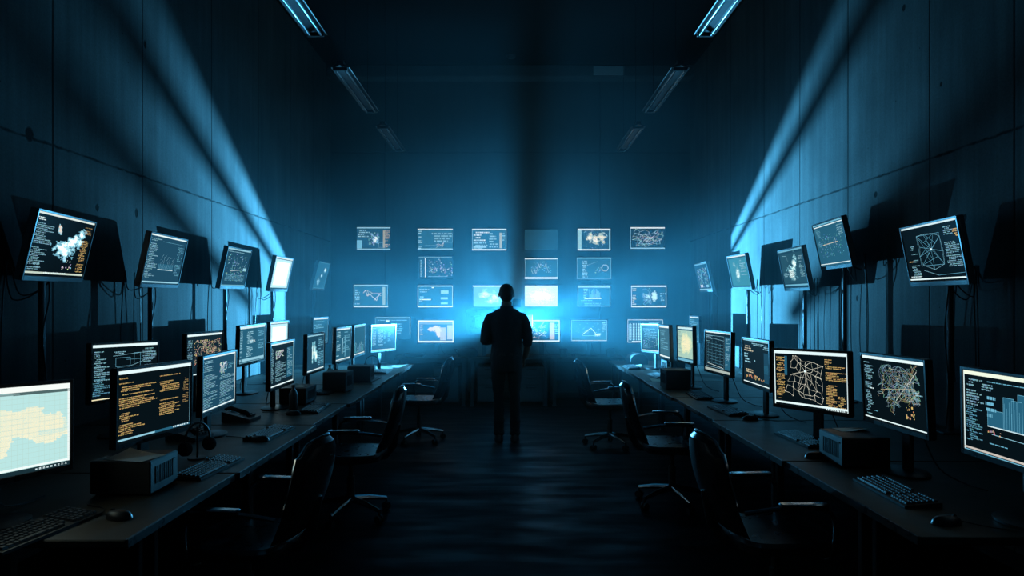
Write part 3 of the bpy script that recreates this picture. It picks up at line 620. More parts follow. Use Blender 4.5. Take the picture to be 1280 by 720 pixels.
POSE = {"L1": [-1.8508, 2.5033, 1.0984, 1.3017, -0.0391, 0.0395, 0.5246, 0.3259], "L2": [-1.7358, 3.3485, 1.0959, 1.4107, 0.0115, 0.0072, 0.5322, 0.3331], "L3": [-2.3921, 4.2488, 1.1592, 1.3472, 0.0091, 0.0183, 0.5258, 0.3269], "L4": [-1.8154, 4.2606, 1.0899, 1.6145, 0.0214, -0.0073, 0.5282, 0.3274], "L5": [-2.5831, 5.8055, 1.1862, 1.4181, 0.0256, -0.0112, 0.5117, 0.3079], "L6": [-2.3578, 6.235, 1.2069, 1.5142, 0.0438, -0.0169, 0.5298, 0.3291], "L7": [-2.4127, 7.1209, 1.2178, 1.5587, 0.0175, -0.0032, 0.5253, 0.3243], "L8": [-1.7857, 5.344, 1.1044, 1.5679, 0.0165, -0.0084, 0.5298, 0.3295], "L9": [-1.791, 6.2762, 1.1238, 1.5601, 0.0197, -0.0026, 0.5294, 0.3292], "L10": [-2.4118, 8.6759, 1.2295, 1.4974, 0.0184, -0.0037, 0.5254, 0.3244], "L11": [-1.7347, 7.081, 1.1534, 1.5336, 0.0298, 0.0036, 0.5322, 0.3331], "L12": [-1.7498, 7.9099, 1.1543, 1.5596, 0.0285, -0.0049, 0.5316, 0.332], "L13": [-1.7247, 9.2767, 1.1122, 1.1243, 0.017, 0.0061, 0.5327, 0.3338], "R1": [1.7715, 8.656, 1.1392, -1.3641, 0.0158, -0.0221, 0.5303, 0.3307], "R2": [1.6338, 7.2348, 1.1683, -1.5954, 0.0337, -0.0132, 0.5372, 0.3393], "R3": [1.7107, 6.6822, 1.1762, -1.5413, 0.0179, -0.0119, 0.5334, 0.3347], "R4": [1.7365, 5.7206, 1.1673, -1.4727, -0.0037, 0.0063, 0.5323, 0.3329], "R5": [1.8094, 5.0297, 1.1371, -1.5679, 0.021, 0.0038, 0.5282, 0.3281], "R6": [1.7614, 4.0221, 1.123, -1.1403, 0.0064, -0.0227, 0.53, 0.3319], "R7": [1.8533, 3.3073, 1.1443, -1.5604, 0.0524, -0.0062, 0.5256, 0.325], "R8": [1.8712, 2.5467, 1.1373, -1.5578, 0.0209, 0.005, 0.5246, 0.3237], "R9": [2.4613, 9.1325, 1.2397, -1.6015, 0.0089, 0.0007, 0.5216, 0.3198], "U1": [-2.7048, 4.1152, 1.9136, 1.7436, 0.2286, -0.0141, 0.7149, 0.3661], "U2": [-2.6848, 5.3075, 1.9079, 1.6896, 0.209, -0.0119, 0.7214, 0.3716], "U3": [-2.6995, 6.7233, 1.928, 1.6552, 0.2096, -0.0207, 0.717, 0.3673], "U4": [-2.6858, 8.0129, 1.9276, 1.6323, 0.2059, -0.0155, 0.7211, 0.3713], "U5": [-2.6812, 9.6902, 1.9729, 1.6221, 0.2498, -0.01, 0.7224, 0.3726], "V1": [2.6768, 9.4813, 1.9503, -1.6218, 0.2225, 0.0092, 0.7238, 0.3739], "V2": [2.6818, 8.012, 1.9534, -1.6106, 0.2011, 0.0187, 0.7224, 0.3724], "V3": [2.6888, 6.4917, 1.9079, -1.6715, 0.1861, 0.0097, 0.7204, 0.3703], "V4": [2.693, 5.7309, 2.0773, -1.695, 0.2101, 0.009, 0.7193, 0.369], "V5": [2.6916, 4.3577, 1.8991, -1.6922, 0.1846, 0.0099, 0.7192, 0.3697]}
POSE['L5'] = [-2.38, 5.32, 1.185, 1.50, .01, 0, .53, .31]
DESK = [
 ('L1', p_bright_map, (.02, .05, .06), 'monitor showing a bright cream and pale blue map, near end of left desk'),
 ('L2', p_amber_code, K0, 'monitor filled with amber code text on black, beside the bright map monitor'),
 ('L3', p_tables, K0, 'monitor with cyan diagram boxes and text, standing behind the amber code monitor'),
 ('L4', p_blue_text, K2, 'monitor packed with light blue text rows, next past the amber code monitor'),
 ('L5', p_amber_dots, K1, 'rear monitor with tan speckled map, standing behind the light blue text monitor'),
 ('L6', p_grey_list, K3, 'rear monitor with pale grey-blue list columns in a glowing outline'),
 ('L7', p_glare, K3, 'small rear monitor glowing plain white, behind the grey text monitor'),
 ('L8', p_grey_lines, K1, 'narrow-seen monitor with grey text lines and a small white sketch near its top'),
 ('L9', p_wave, K2, 'monitor with a glowing white waveform on teal on the left desk'),
 ('L10', p_soft, K3, 'small rear monitor with soft blue page, behind the white waveform monitor'),
 ('L11', p_columns, K3, 'pale blue monitor with two upright bars, just past the waveform monitor'),
 ('L12', p_fade_chart, K3, 'faint blue chart monitor between the upright-bar monitor and the spreadsheet monitor'),
 ('L13', p_spread, K2, 'spreadsheet monitor turned toward the room at the far end of the left desk'),
 ('R1', p_scene_grid, K2, 'dotted chart monitor at the far end of the right desk'),
 ('R2', p_window, K3, 'light blue monitor seen almost edge-on beside the dotted chart monitor'),
 ('R3', p_yellow_page, K3, 'monitor showing a glowing cream-yellow page on the right desk'),
 ('R4', p_grid_panel, K1, 'monitor with fine grey grid drawing, next nearer than the cream-yellow one'),
 ('R5', p_console, K1, 'dark console monitor with orange specks along its bottom, behind the street map monitor'),
 ('R6', p_street_map, K0, 'wide monitor with white street network between two amber text columns'),
 ('R7', p_tangle, K0, 'monitor showing a tangled gold and blue line map on black'),
 ('R8', p_towers, K0, 'monitor with blue tower chart at the near end of the right desk'),
 ('R9', p_soft, K3, 'small faint monitor against the wall behind the cream-yellow page monitor'),
]
for i, (k, fn, bg, lab) in enumerate(DESK): desk_monitor(POSE[k], (fn, bg, i+1), lab, group='monitors standing on the side desks')
POLE = [
 ('U1', p_globe, K0, 2, 'pole monitor with big white glowing landmass and orange text, first on the left wall'),
 ('U2', p_steps, K2, 3, 'pole monitor with small stepped line chart, second along the left wall'),
 ('U3', p_scatter, K2, 1, 'pole monitor with blue scatter picture, third along the left wall'),
 ('U4', p_glare, K3, 2, 'pole monitor glowing blank white, fourth along the left wall'),
 ('U5', p_swirl, K3, 0, 'dim pole monitor with pale swirl, farthest along the left wall'),
 ('V1', p_people, K2, 1, 'small dim pole monitor with dotted figures, farthest along the right wall'),
 ('V2', p_flame, K3, 3, 'pole monitor with white flame shape on teal, second from the far end of right wall'),
 ('V3', p_blaze, K2, 3, 'pole monitor with bright jagged white burst and line at its left'),
 ('V4', p_cross, K3, 3, 'highest-mounted pole monitor, with a thin tan cross line on blue'),
 ('V5', p_radial, K0, 4, 'near pole monitor showing radiating blue line web, on the right wall'),
]
for i, (k, fn, bg, nc, lab) in enumerate(POLE): pole_monitor(POSE[k], (fn, bg, i+40), lab, nc)

# back-desk monitors: px box -> pose
def backpose(x0, y0, x1, y1, Y): 
    return [((x0+x1)/2-638)/F*Y, Y, CZ+(380-(y0+y1)/2)/F*Y, 0, 0, 0, (x1-x0)/F*Y, (y1-y0)/F*Y]
for i, (b, fn, bg, lab) in enumerate([
 ((522.5, 400.5, 567, 428), p_amber_continent, K2, 'back-desk monitor with tan continent map in a white border'),
 ((655, 400, 699.5, 427), p_amber_net, K1, 'back-desk monitor with amber network dots just right of the standing person'),
 ((714, 400, 759, 426.5), p_triangle, K2, 'back-desk monitor with white triangle line drawing on teal')]):
    desk_monitor(backpose(*b, 10.72), (fn, bg, 60+i), lab, group='monitors on the back desk')
# one stands with its back to the camera
t = thing('computer_monitor', (((583+628)/2-638)/F*10.72, 10.72, .75), PI, 'back-desk monitor turned away, plain dark back toward the camera', 'monitor', 'monitors on the back desk')
T = Matrix.Translation((0, 0, .60-.05))
casing_mb(.56, .36, T).build('casing', M['bezel'], t)
s = Scr(.56, .36, K2, 70); p_columns(s); s.build(t, T)
MB().box((0, .075, .27), (.07, .022, .53), .006).box((0, .055, .53), (.09, .04, .09), .006).build('stand_neck', M['plastic'], t)
MB().rings([(0, .06, .001, .13, .10), (0, .06, .010, .13, .10), (0, .065, .016, .115, .085)], 28).build('stand_base', M['plastic'], t)

WALL = [
 ((446, 284, 488, 312), p_cluster, K2, 'wall screen with white star cluster and tan side bar, top row far left'),
 ((522, 286, 566, 312), p_blueprint, K3, 'wall screen with pale blue panels and small ring, top row second'),
 ((590, 286, 633, 313), p_report, K3, 'wall screen with white report lines above the head of the person'),
 ((656, 287, 697, 312), p_frame_only, (.012, .065, .11), 'blank switched-low wall screen, only a faint outline'),
 ((722, 286, 763, 313), p_world, K2, 'wall screen with cream world map in a bright border, top row'),
 ((788, 284, 831, 311), p_mesh, K1, 'wall screen with dense cyan mesh, top row far right'),
 ((523, 320, 566, 348), p_starfield, K2, 'wall screen with scattered white dots and tick marks, middle row'),
 ((656, 323, 697, 349), p_mountain, K3, 'wall screen with jagged white plot, above the glaring white screen'),
 ((721, 322, 764, 349), p_hex, K3, 'wall screen with small white hexagon, middle row'),
 ((442, 356, 485, 384), p_polyline, K3, 'wall screen with cream zigzag shape, third row far left'),
 ((522, 357, 566, 384), p_forms, K3, 'wall screen with white boxes and form fields, third row second'),
 ((591, 357, 634, 384), p_clouds, K3, 'wall screen with pale cloudy picture beside the head of the person'),
 ((656, 357, 697, 383), p_whiteout, K3, 'glaring white wall screen just right of the person'),
 ((722, 357, 763, 383), p_audio, K3, 'wall screen with small bar spectrum over a white line, third row'),
 ((789, 357, 833, 384), p_two_figures, K2, 'wall screen with two blotchy shapes in a white border, third row far right'),
 ((469, 396, 513, 424), p_edge_only, K2, 'wall screen with bright top and side edge, partly hidden by the spreadsheet monitor'),
 ((784.5, 399.5, 828.5, 428), p_barcode, K2, 'wall screen with white upright stripes, partly hidden behind the far right-desk monitors'),
]
for i, (b, fn, bg, lab) in enumerate(WALL):
    x, y, z, _, _, _, w, h = backpose(*b, 11.33)
    t = thing('wall_screen', (x, y, z), 0, lab, 'screen', 'screens hung on the back wall')
    casing_mb(w, h, Matrix.Identity(4), .02, .006, .006).build('casing', M['grey_plastic'], t)
    s = Scr(w, h, bg, 80+i); fn(s); s.build(t, Matrix.Identity(4))

# ------------------------------------------------------------------ side and back desks
def desk(name, x0, x1, y0, y1, label, group, aisle):
    t = thing(name, ((x0+x1)/2, (y0+y1)/2, 0), 0, label, 'desk', group)
    w, d = x1-x0, y1-y0
    MB().box((0, 0, .735), (w, d, .03), .004).build('desktop', M['laminate'], t)
    ex, ey = aisle
    if ex: MB().box((ex*(w/2+.003), 0, .735), (.006, d-.004, .032), .0015).build('edge_band', M['edge'], t)
    else: MB().box((0, ey*(d/2+.003), .735), (w-.004, .006, .032), .0015).build('edge_band', M['edge'], t)
    for sx in (-1, 1):
        for sy in (-1, 1):
            lx = sx*(w/2-(.45 if ex and sx*ex > 0 else .06))
            MB().box((lx, sy*(d/2-.05), .36), (.05, .04, .72), .004).box((lx, sy*(d/2-.05), .01), (.07, .06, .02), .004).build('leg', M['steel'], t)
    f = MB().box((-ex*(w/2-.07), 0, .69), (.03, d-.16, .05), .003) if ex else MB().box((0, -ey*(d/2-.07), .69), (w-.2, .03, .05), .003)
    f.build('frame_rail', M['steel'], t)
    f = MB().box((ex*(w/2-.45), 0, .69), (.03, d-.16, .05), .003) if ex else MB().box((0, ey*(d/2-.1), .69), (w-.2, .03, .05), .003)
    f.build('frame_rail', M['steel'], t)
    if ex: MB().box((-ex*(w/2-.12), 0, .45), (.016, d-.2, .4), .003).build('modesty_panel', M['grey_plastic'], t)
    else: MB().box((0, -ey*(d/2-.03), .5), (w-.2, .016, .36), .003).build('modesty_panel', M['grey_plastic'], t)
    return t
ORD = ['nearest table', 'second table', 'third table', 'fourth table', 'fifth table', 'sixth table']
for i, (a, b, e) in enumerate([(2.37, 3.30, -1.335), (3.315, 4.62, -1.32), (4.635, 5.60, -1.345), (5.615, 6.95, -1.325), (6.965, 8.1, -1.34), (8.115, 9.35, -1.33)]):
    desk('desk', -2.92, e, a, b, f'dark laminate {ORD[i]} of the long left-hand desk row', 'tables of the long side desks', (1, 0))
for i, (a, b, e) in enumerate([(2.40, 3.55, 1.44), (3.565, 4.80, 1.425), (4.815, 5.98, 1.44), (5.995, 7.25, 1.42), (7.265, 8.5, 1.435), (8.515, 9.9, 1.43)]):
    desk('desk', e, 2.92, a, b, f'dark laminate {ORD[i]} of the long right-hand desk row', 'tables of the long side desks', (-1, 0))
desk('desk', -1.78, -.66, 10.42, 11.2, 'back desk table under the tan continent monitor', 'back desk tables', (0, -1))
desk('desk', -.645, .60, 10.42, 11.2, 'back desk table directly behind the standing person', 'back desk tables', (0, -1))
desk('desk', .615, 1.75, 10.42, 11.2, 'back desk table under the triangle drawing monitor', 'back desk tables', (0, -1))
def pedestal(x, label):
    t = thing('drawer_pedestal', (x, 10.8, 0), 0, label, 'cabinet', 'drawer pedestals under the back desk')
    MB().box((0, 0, .325), (.40, .5, .55), .004).build('body', M['grey_plastic'], t)
    for k, (z, h) in enumerate(((.53, .12), (.39, .13), (.19, .24))):
        d = MB().box((0, -.258, z), (.385, .016, h), .003).build('drawer', M['grey_plastic'], t)
        MB().box((0, -.272, z+h/2-.03), (.16, .012, .012), .003).build('handle', M['chrome'], d)
    for sx in (-1, 1):
        for sy in (-1, 1): MB().tube([(sx*.16-.012, sy*.2, .025), (sx*.16+.012, sy*.2, .025)], .025, 12).build('caster', M['rubber'], t)
pedestal(-1.0, 'grey drawer pedestal under the back desk, toward the left wall')
pedestal(-.32, 'grey drawer pedestal under the back desk, half behind the person')
pedestal(.32, 'grey drawer pedestal under the back desk, just right of the person')

# ------------------------------------------------------------------ things on desks
def keyboard_proto():
    t = thing('keyboard', (0, 0, 0), 0, '', 'keyboard', 'keyboards on the side desks')
    w, d = .44, .15
    B = MB(); B.add([(-w/2, -d/2, .0), (w/2, -d/2, 0), (w/2, d/2, 0), (-w/2, d/2, 0), (-w/2, -d/2, .010), (w/2, -d/2, .010), (w/2, d/2, .024), (-w/2, d/2, .024)],
        [(3, 2, 1, 0), (4, 5, 6, 7), (0, 1, 5, 4), (1, 2, 6, 5), (2, 3, 7, 6), (3, 0, 4, 7)])
    B.build('base', M['plastic'], t)
    K = MB(); p = .019
    for r in range(6):
        y = d/2-.018-r*p*1.12-(.004 if r else 0); z = .010+.014*(y+d/2)/d
        segs = [(-.208, 15 if r else 13), (.088, 3), (.150, 3.3)]
        for (x0, n) in segs:
            if r == 5 and x0 < 0:
                ws = [1.3, 1.2, 1.2, 6.2, 1.3, 1.2, 1.3]
            else: ws = [1]*int(n)
            x = x0
            for q in ws:
                if x+q*p > x0+n*p+.012: break
                a, b = x+.0012, x+q*p-.0012; ya, yb = y-p/2+.001, y+p/2-.001; i_ = .002; hz = .008
                K.add([(a, ya, z), (b, ya, z), (b, yb, z+.0016), (a, yb, z+.0016), (a+i_, ya+i_, z+hz), (b-i_, ya+i_, z+hz), (b-i_, yb-i_, z+hz+.001), (a+i_, yb-i_, z+hz+.001)],
                      [(4, 5, 6, 7), (0, 1, 5, 4), (1, 2, 6, 5), (2, 3, 7, 6), (3, 0, 4, 7)])
                x += q*p
    K.build('key', M['keycap'], t)
    return t
kb = keyboard_proto(); used = False
KB = [(48, 662, 1.42, 'keyboard below the bright map monitor'), (262, 584, 1.50, 'keyboard below the amber code monitor'),
 (338, 541, 1.5, 'keyboard between the desk phone and the mouse on the left desk'), (394, 510, 1.62, 'keyboard on the third left table beside the yellow-topped box'),
 (408, 489, 1.6, 'dim keyboard behind the black case on the fourth left table'), (462, 474, 1.55, 'keyboard on the left desk below the pale upright-bar monitor'), (479, 464.5, 1.6, 'keyboard at the far end of the left desk row'),
 (1118, 614, -1.60, 'large keyboard at the near end of the right desk'), (1003, 549, -1.52, 'keyboard below the street map monitor'), (909, 513, -1.5, 'keyboard below the dark console monitor'),
 (874, 494.5, -1.62, 'keyboard below the fine grid drawing monitor'), (822, 470, -1.5, 'keyboard below the cream-yellow page monitor'), (789, 459, -1.57, 'keyboard near the far end of the right desk')]
for (px, py, r, lab) in KB:
    X, Y = at(px, py, .76)
    if not used: kb.location = (X, Y, .7505); kb.rotation_euler = (0, 0, r); kb['label'] = lab; used = True
    else: dup(kb, (X, Y, .7505), r, lab)
def mouse_proto():
    t = thing('computer_mouse', (0, 0, 0), 0, '', 'mouse', 'computer mice on the side desks')
    R = []
    for i in range(8):
        a = i/7*PI/2; R.append((0, .004*math.sin(a), .003+.030*math.sin(a), .033*max(math.cos(a)**.6, .05), .056*max(math.cos(a)**.6, .05)))
    MB().rings([(0, 0, 0, .030, .052)]+R, 22).build('shell', M['plastic'], t)
    MB().tube([(-.004, .03, .028), (.004, .03, .028)], .009, 12).build('scroll_wheel', M['rubber'], t)
    MB().tube(bez([(0, .052, .012), (.02, .1, .004), (.08, .16, .004), (.1, .26, .004)], 14), .0022, 6).build('cord', M['cable'], t)
    return t
ms = mouse_proto(); used = False
for (px, py, r, lab) in [(149, 645, 1.3, 'mouse right of the keyboard under the bright map monitor'), (325, 549, 1.5, 'mouse in front of the desk phone on the left desk'), (367, 517, 1.6, 'mouse beside the yellow-topped box'), (1183, 652, -1.5, 'mouse at the near end of the right desk'), (1019, 570, -1.5, 'mouse below the street map monitor beside the black case'), (938, 523, -1.6, 'mouse nearer than the console monitor keyboard')]:
    X, Y = at(px, py, .76)
    if not used: ms.location = (X, Y, .7505); ms.rotation_euler = (0, 0, r); ms['label'] = lab; used = True
    else: dup(ms, (X, Y, .7505), r, lab)

def case(x, y, w, d, h, rz, label, name='mini_computer'):
    t = thing(name, (x, y, .7505), rz, label, 'computer case', 'small black computer cases on the desks')
    MB().box((0, 0, .008+(h-.008)/2), (w, d, h-.008), .006).build('casing', M['cardboard'], t)
    V = MB()
    for i in range(9): V.box((-w*.3+i*w*.075, -d/2-.0008, h*.55), (w*.03, .003, h*.5), 0)
    V.box((w*.36, -d/2-.001, h*.8), (.014, .004, .008), .001); V.build('front_grille', M['plastic'], t)
    for sx in (-1, 1):
        for sy in (-1, 1): MB().lathe([(.012, 0), (.012, .009)], 10, (sx*w*.4, sy*d*.4, 0)).build('foot', M['rubber'], t)
    return t
def paper(x, y, z, w, d, rz, label, curl=.01, group='paper sheets lying on the desks and cases'):
    n = 8; vs = []; fs = []
    for j in range(n+1):
        for i in range(n+1):
            u, v = i/n-.5, j/n-.5; vs.append((u*w, v*d, curl*max(0, u+v)**2*2+.0006))
    for j in range(n):
        for i in range(n): k = j*(n+1)+i; fs.append((k, k+1, k+n+2, k+n+1))
    N = len(vs); vs += [(a, b, c-.0006) for a, b, c in vs]; fs += [tuple(reversed([q+N for q in f])) for f in fs]
    o = MB().add(vs, fs, True).build('paper_sheet', M['paper'], None, (x, y, z), (0, 0, rz)); return tag(o, label, 'paper', group)
case(-1.66, 3.02, .24, .26, .15, 1.57, 'black case with a paper sheet on top, between bright map and amber code monitors')
paper(-1.64, 2.98, .902, .15, .20, 1.3, 'lit paper sheet on the black case next to the bright map monitor')
case(-1.76, 5.66, .30, .22, .14, 1.57, 'black case with a small yellowish slip on top, on the third left table')
paper(-1.74, 5.62, .892, .09, .10, 1.4, 'small yellowish slip on the case below the grey text monitor')
case(-1.62, 6.42, .24, .22, .19, 1.5, 'taller black case below the waveform monitor')
case(-1.58, 7.22, .24, .24, .17, 1.6, 'black case below the upright-bar monitor on the left desk')
case(1.77, 3.52, .26, .24, .155, -1.57, 'black case with a lit sheet on top below the street map monitor')
paper(1.80, 3.60, .907, .10, .16, -1.5, 'lit sheet on the black case below the street map monitor')
case(1.60, 6.62, .26, .24, .19, -1.57, 'black case in front of the cream-yellow page monitor')
case(1.93, 8.1, .24, .22, .16, -1.5, 'black case behind the drinking glass on the right desk')
paper(-1.62, 8.75, .7515, .21, .30, .2, 'paper sheet at the far end of the left desk')
paper(-1.50, 8.95, .7515, .21, .30, -.3, 'second slanted sheet overlapping at the far left desk corner')
paper(-1.56, 8.2, .7515, .21, .30, .1, 'paper sheet beside the far left-desk keyboard')
paper(1.60, 8.9, .7515, .21, .30, -.2, 'paper sheet at the far end of the right desk')
paper(1.62, 7.35, .7515, .21, .30, -.1, 'paper sheet on the right desk near the cream-yellow page monitor')
# rounded printer far right
t = thing('label_printer', (1.75, 9.45, .7505), -1.57, 'rounded dark printer at the far end of the right desk', 'printer')
pr = []
for k in range(9):
    a = PI*k/8; pr.append((-.12*math.cos(a)*1.0, .02+.12*math.sin(a)**.7))
vs = [(-.19, a, b) for a, b in pr]+[(.19, a, b) for a, b in pr]; vs += [(-.19, -.12, 0), (-.19, .12, 0), (.19, -.12, 0), (.19, .12, 0)]
fs = [(i, i+1, 10+i, 9+i) for i in range(8)]+[tuple([18]+list(range(9))+[19]), tuple([21]+list(range(17, 8, -1))+[20]), (18, 20, 9, 0), (8, 17, 21, 19), (19, 21, 20, 18)]
MB().add(vs, fs).build('housing', M['grey_plastic'], t)
MB().box((0, -.118, .07), (.26, .02, .012), .002).build('paper_slot', M['plastic'], t)
# desk phones
def phone(x, y, rz, label):
    t = thing('desk_phone', (x, y, .7505), rz, label, 'telephone', 'desk phones on the left desk')
    MB().add([(-.09, -.1, 0), (.09, -.1, 0), (.09, .1, 0), (-.09, .1, 0), (-.09, -.1, .02), (.09, -.1, .02), (.09, .1, .07), (-.09, .1, .07)], [(3, 2, 1, 0), (4, 5, 6, 7), (0, 1, 5, 4), (1, 2, 6, 5), (2, 3, 7, 6), (3, 0, 4, 7)]).build('base', M['grey_plastic'], t)
    sl = Matrix.Rotation(math.atan(.25), 4, 'X')
    MB().tube(bez([(-.06, -.085, .04), (-.06, -.06, .065), (-.06, 0, .08), (-.06, .06, .095), (-.06, .085, .085)], 12), [.016]*3+[.012]*7+[.016]*3 if False else .015, 10).build('handset', M['plastic'], t)
    K = MB()
    for i in range(3):
        for j in range(4): K.box((.0+i*.026, -.07+j*.024, .030+(-.07+j*.024+.1)*.25-.003), (.018, .015, .01), .002)
    K.build('key', M['keycap'], t)
    MB().box((.027, .062, .064), (.08, .04, .006), .001, None).build('display', M['glass'], t)
phone(-1.90, 4.82, 1.5, 'grey desk phone below the light blue text monitor')
phone(-1.95, 4.15, 1.4, 'desk phone tucked between the amber code and light blue text monitors')
def headphones(x, y, rz, label):
    t = thing('headphones', (x, y, .7505), rz, label, 'headphones', 'headphones lying on the left desk')
    pts = [(.085*math.cos(a), 0, .095+.095*math.sin(a)) for a in [PI*k/14 for k in range(15)]]
    MB().tube(pts, .006, 8, flat=[1]*15).build('headband', M['plastic'], t)
    for s_ in (-1, 1): MB().tube([(s_*.060, 0, .065), (s_*.075, 0, .065), (s_*.098, 0, .065)], [.03, .038, .034], 16).tube([(s_*.085, 0, .065), (s_*.085, 0, .1)], .005, 8).build('ear_cup', M['fabric'], t)
    MB().tube([(0, 0, .0), (0, 0, .17)], .006, 8).lathe([(.05, 0), (.05, .008)], 20).build('stand', M['grey_plastic'], t)
headphones(-1.66, 3.62, 1.2, 'headphones on a stand beside the amber code monitor')
headphones(-1.68, 8.3, .3, 'small headphones on a stand at the far part of the left desk')
def bottle(x, y, label, m='glass', h=.2):
    t = thing('water_bottle', (x, y, .7505), 0, label, 'bottle', 'bottles standing on the side desks')
    MB().lathe([(.028, 0), (.032, .006), (.032, h*.62), (.026, h*.74), (.012, h*.86), (.012, h*.9)], 18).build('body', M[m], t)
    MB().lathe([(.014, h*.9), (.014, h), (.012, h*1.01)], 14).build('cap', M['grey_plastic'], t)
bottle(-1.66, 5.22, 'dark bottle between the mouse and the yellow-topped case', 'grey_plastic')
bottle(-1.84, 6.95, 'clear bottle between the waveform and upright-bar monitors')
bottle(1.62, 7.0, 'clear bottle before the cream-yellow page monitor')
def tumbler(x, y, label):
    t = tag(MB().lathe([(.026, 0), (.034, .12), (.031, .12), (.024, .006), (.002, .006)], 20).build('drinking_glass', M['glass'], None, (x, y, .7505)), label, 'drinking glass', 'drinking glasses on the desks')
tumbler(1.72, 7.72, 'drinking glass on the right desk catching a bright glint')
tumbler(.98, 10.62, 'drinking glass at the right end of the back desk')
# back desk things
t = tag(MB().rings([(0, 0, 0, .15, .09), (0, 0, .04, .17, .1), (-.01, 0, .1, .15, .09), (.0, 0, .125, .12, .06), (.03, 0, .14, .06, .03)], 20).build('shoulder_bag', M['fabric'], None, (-.66, 10.62, .7505)), 'slumped dark soft bag on the back desk beside the turned-away monitor', 'bag')
MB().tube(bez([(-.13, -.02, .09), (-.2, -.05, .12), (-.14, -.08, .03), (-.05, -.1, .01)], 14), .008, 8).build('strap', M['fabric'], t)
def speaker(x, label):
    t = thing('desk_speaker', (x, 10.66, .7505), 0, label, 'speaker', 'small speakers on the back desk')
    MB().box((0, 0, .065), (.12, .12, .13), .008).build('cabinet', M['plastic'], t)
    MB().lathe([(.04, 0), (.036, .004), (.01, -.004)], 18, mtx=Matrix.Translation((0, -.061, .065)) @ Matrix.Rotation(PI/2, 4, 'X')).build('driver_cone', M['rubber'], t)
speaker(.83, 'small black speaker between the two right-hand back-desk monitors'); speaker(1.56, 'small black speaker at the right end of the back desk')
t = thing('keyboard', (0, 0, 0), 0, '', 'keyboard')
bpy.data.objects.remove(t)
dup(kb, (.5, 10.55, .7505), 0, 'keyboard on the back desk right of the person', 'keyboards on the back desk'); dup(kb, (-1.12, 10.55, .7505), .05, 'keyboard on the back desk below the tan continent monitor', 'keyboards on the back desk')
case(-1.5, 10.66, .3, .22, .05, 0, 'low flat black case at the left end of the back desk')

# ------------------------------------------------------------------ chairs
def chair_proto():
    t = thing('office_chair', (0, 0, 0), 0, '', 'chair', 'office chairs along the side desks')
    # faces +y ; back at -y
    S = []
    for (z, k) in ((.43, .9), (.44, 1), (.475, 1), (.492, .94)): S.append((z, k))
    vs = []; n = 28
    for (z, k) in S:
        for i in range(n):
            a = 2*PI*i/n; ca, sa = math.cos(a), math.sin(a)
            vs.append((.245*k*math.copysign(abs(ca)**.45, ca), .235*k*math.copysign(abs(sa)**.45, sa), z+(-.012 if False else 0)))
    fs = [(r*n+i, r*n+(i+1) % n, (r+1)*n+(i+1) % n, (r+1)*n+i) for r in range(3) for i in range(n)]+[tuple(range(n-1, -1, -1)), tuple(3*n+i for i in range(n))]
    MB().add(vs, fs, True).build('seat', M['leather'], t)
    # curved back shell
    vs = []; fs = []; nu, nv = 14, 16
    def back(u, v, off):   # u,v in 0..1
        z = .50+.46*v; hw = .215*(1-(max(0, v-.72)/.28)**3*.45)*(.9+.1*math.sin(PI*v)); x = (u-.5)*2*hw
        y = -.235-.13*v-.03*math.sin(PI*v)+.05*(abs(u-.5)*2)**2-off
        return (x, y, z-(.03*(abs(u-.5)*2)**3 if v > .85 else 0))
    for off in (0, .045):
        for j in range(nv+1):
            for i in range(nu+1):
                e = min(i, nu-i, j, nv-j)/1.; o_ = off if e > 0 else .022
                vs.append(back(i/nu, j/nv, o_))
    N = (nu+1)*(nv+1)
    for j in range(nv):
        for i in range(nu):
            k = j*(nu+1)+i; fs.append((k, k+1, k+nu+2, k+nu+1)); fs.append((N+k, N+k+nu+1, N+k+nu+2, N+k+1))
    MB().add(vs, fs, True).build('backrest', M['leather'], t)
    rim = [back(u, 1, .022) for u in [i/10 for i in range(11)]]; rimL = [back(0, v, .022) for v in [.35+.65*i/8 for i in range(9)]]; rimR = [back(1, v, .022) for v in [1-.65*i/8 for i in range(9)]]
    MB().tube(rimL+rim[1:-1]+rimR, .009, 8).build('back_rim', M['chrome'], t)
    MB().tube([(0, -.15, .43), (0, -.25, .44), (0, -.315, .52), (0, -.345, .68)], .018, 10, flat=[1.4]*4).build('back_support', M['steel'], t)
    for s_ in (-1, 1):
        MB().tube(bez([(s_*.2, .12, .42), (s_*.275, .13, .45), (s_*.285, .14, .6), (s_*.28, .08, .66), (s_*.28, -.1, .665), (s_*.26, -.26, .64)], 24), .011, 8).box((s_*.28, .0, .678), (.045, .22, .02), .006).build('armrest', M['chrome'], t)
    MB().tube([(0, 0, .12), (0, 0, .3)], .028, 14).tube([(0, 0, .29), (0, 0, .43)], .018, 12).build('gas_column', M['steel'], t)
    sb = MB()
    for k in range(5):
        a = 2*PI*k/5+.3; c, s_ = math.cos(a), math.sin(a)
        sb.tube([(0, 0, .13), (c*.15, s_*.15, .115), (c*.29, s_*.29, .085)], [.026, .02, .014], 8)
    sb.build('star_base', M['chrome'], t)
    for k in range(5):
        a = 2*PI*k/5+.3; c, s_ = math.cos(a), math.sin(a); p = (c*.29, s_*.29)
        MB().tube([(p[0]-s_*.024, p[1]+c*.024, .028), (p[0]-s_*.006, p[1]+c*.006, .028)], .028, 14).tube([(p[0]+s_*.006, p[1]-c*.006, .028), (p[0]+s_*.024, p[1]-c*.024, .028)], .028, 14).tube([(p[0], p[1], .03), (p[0], p[1], .085)], .008, 8).build('caster', M['rubber'], t)
    return t
ch = chair_proto(); used = False
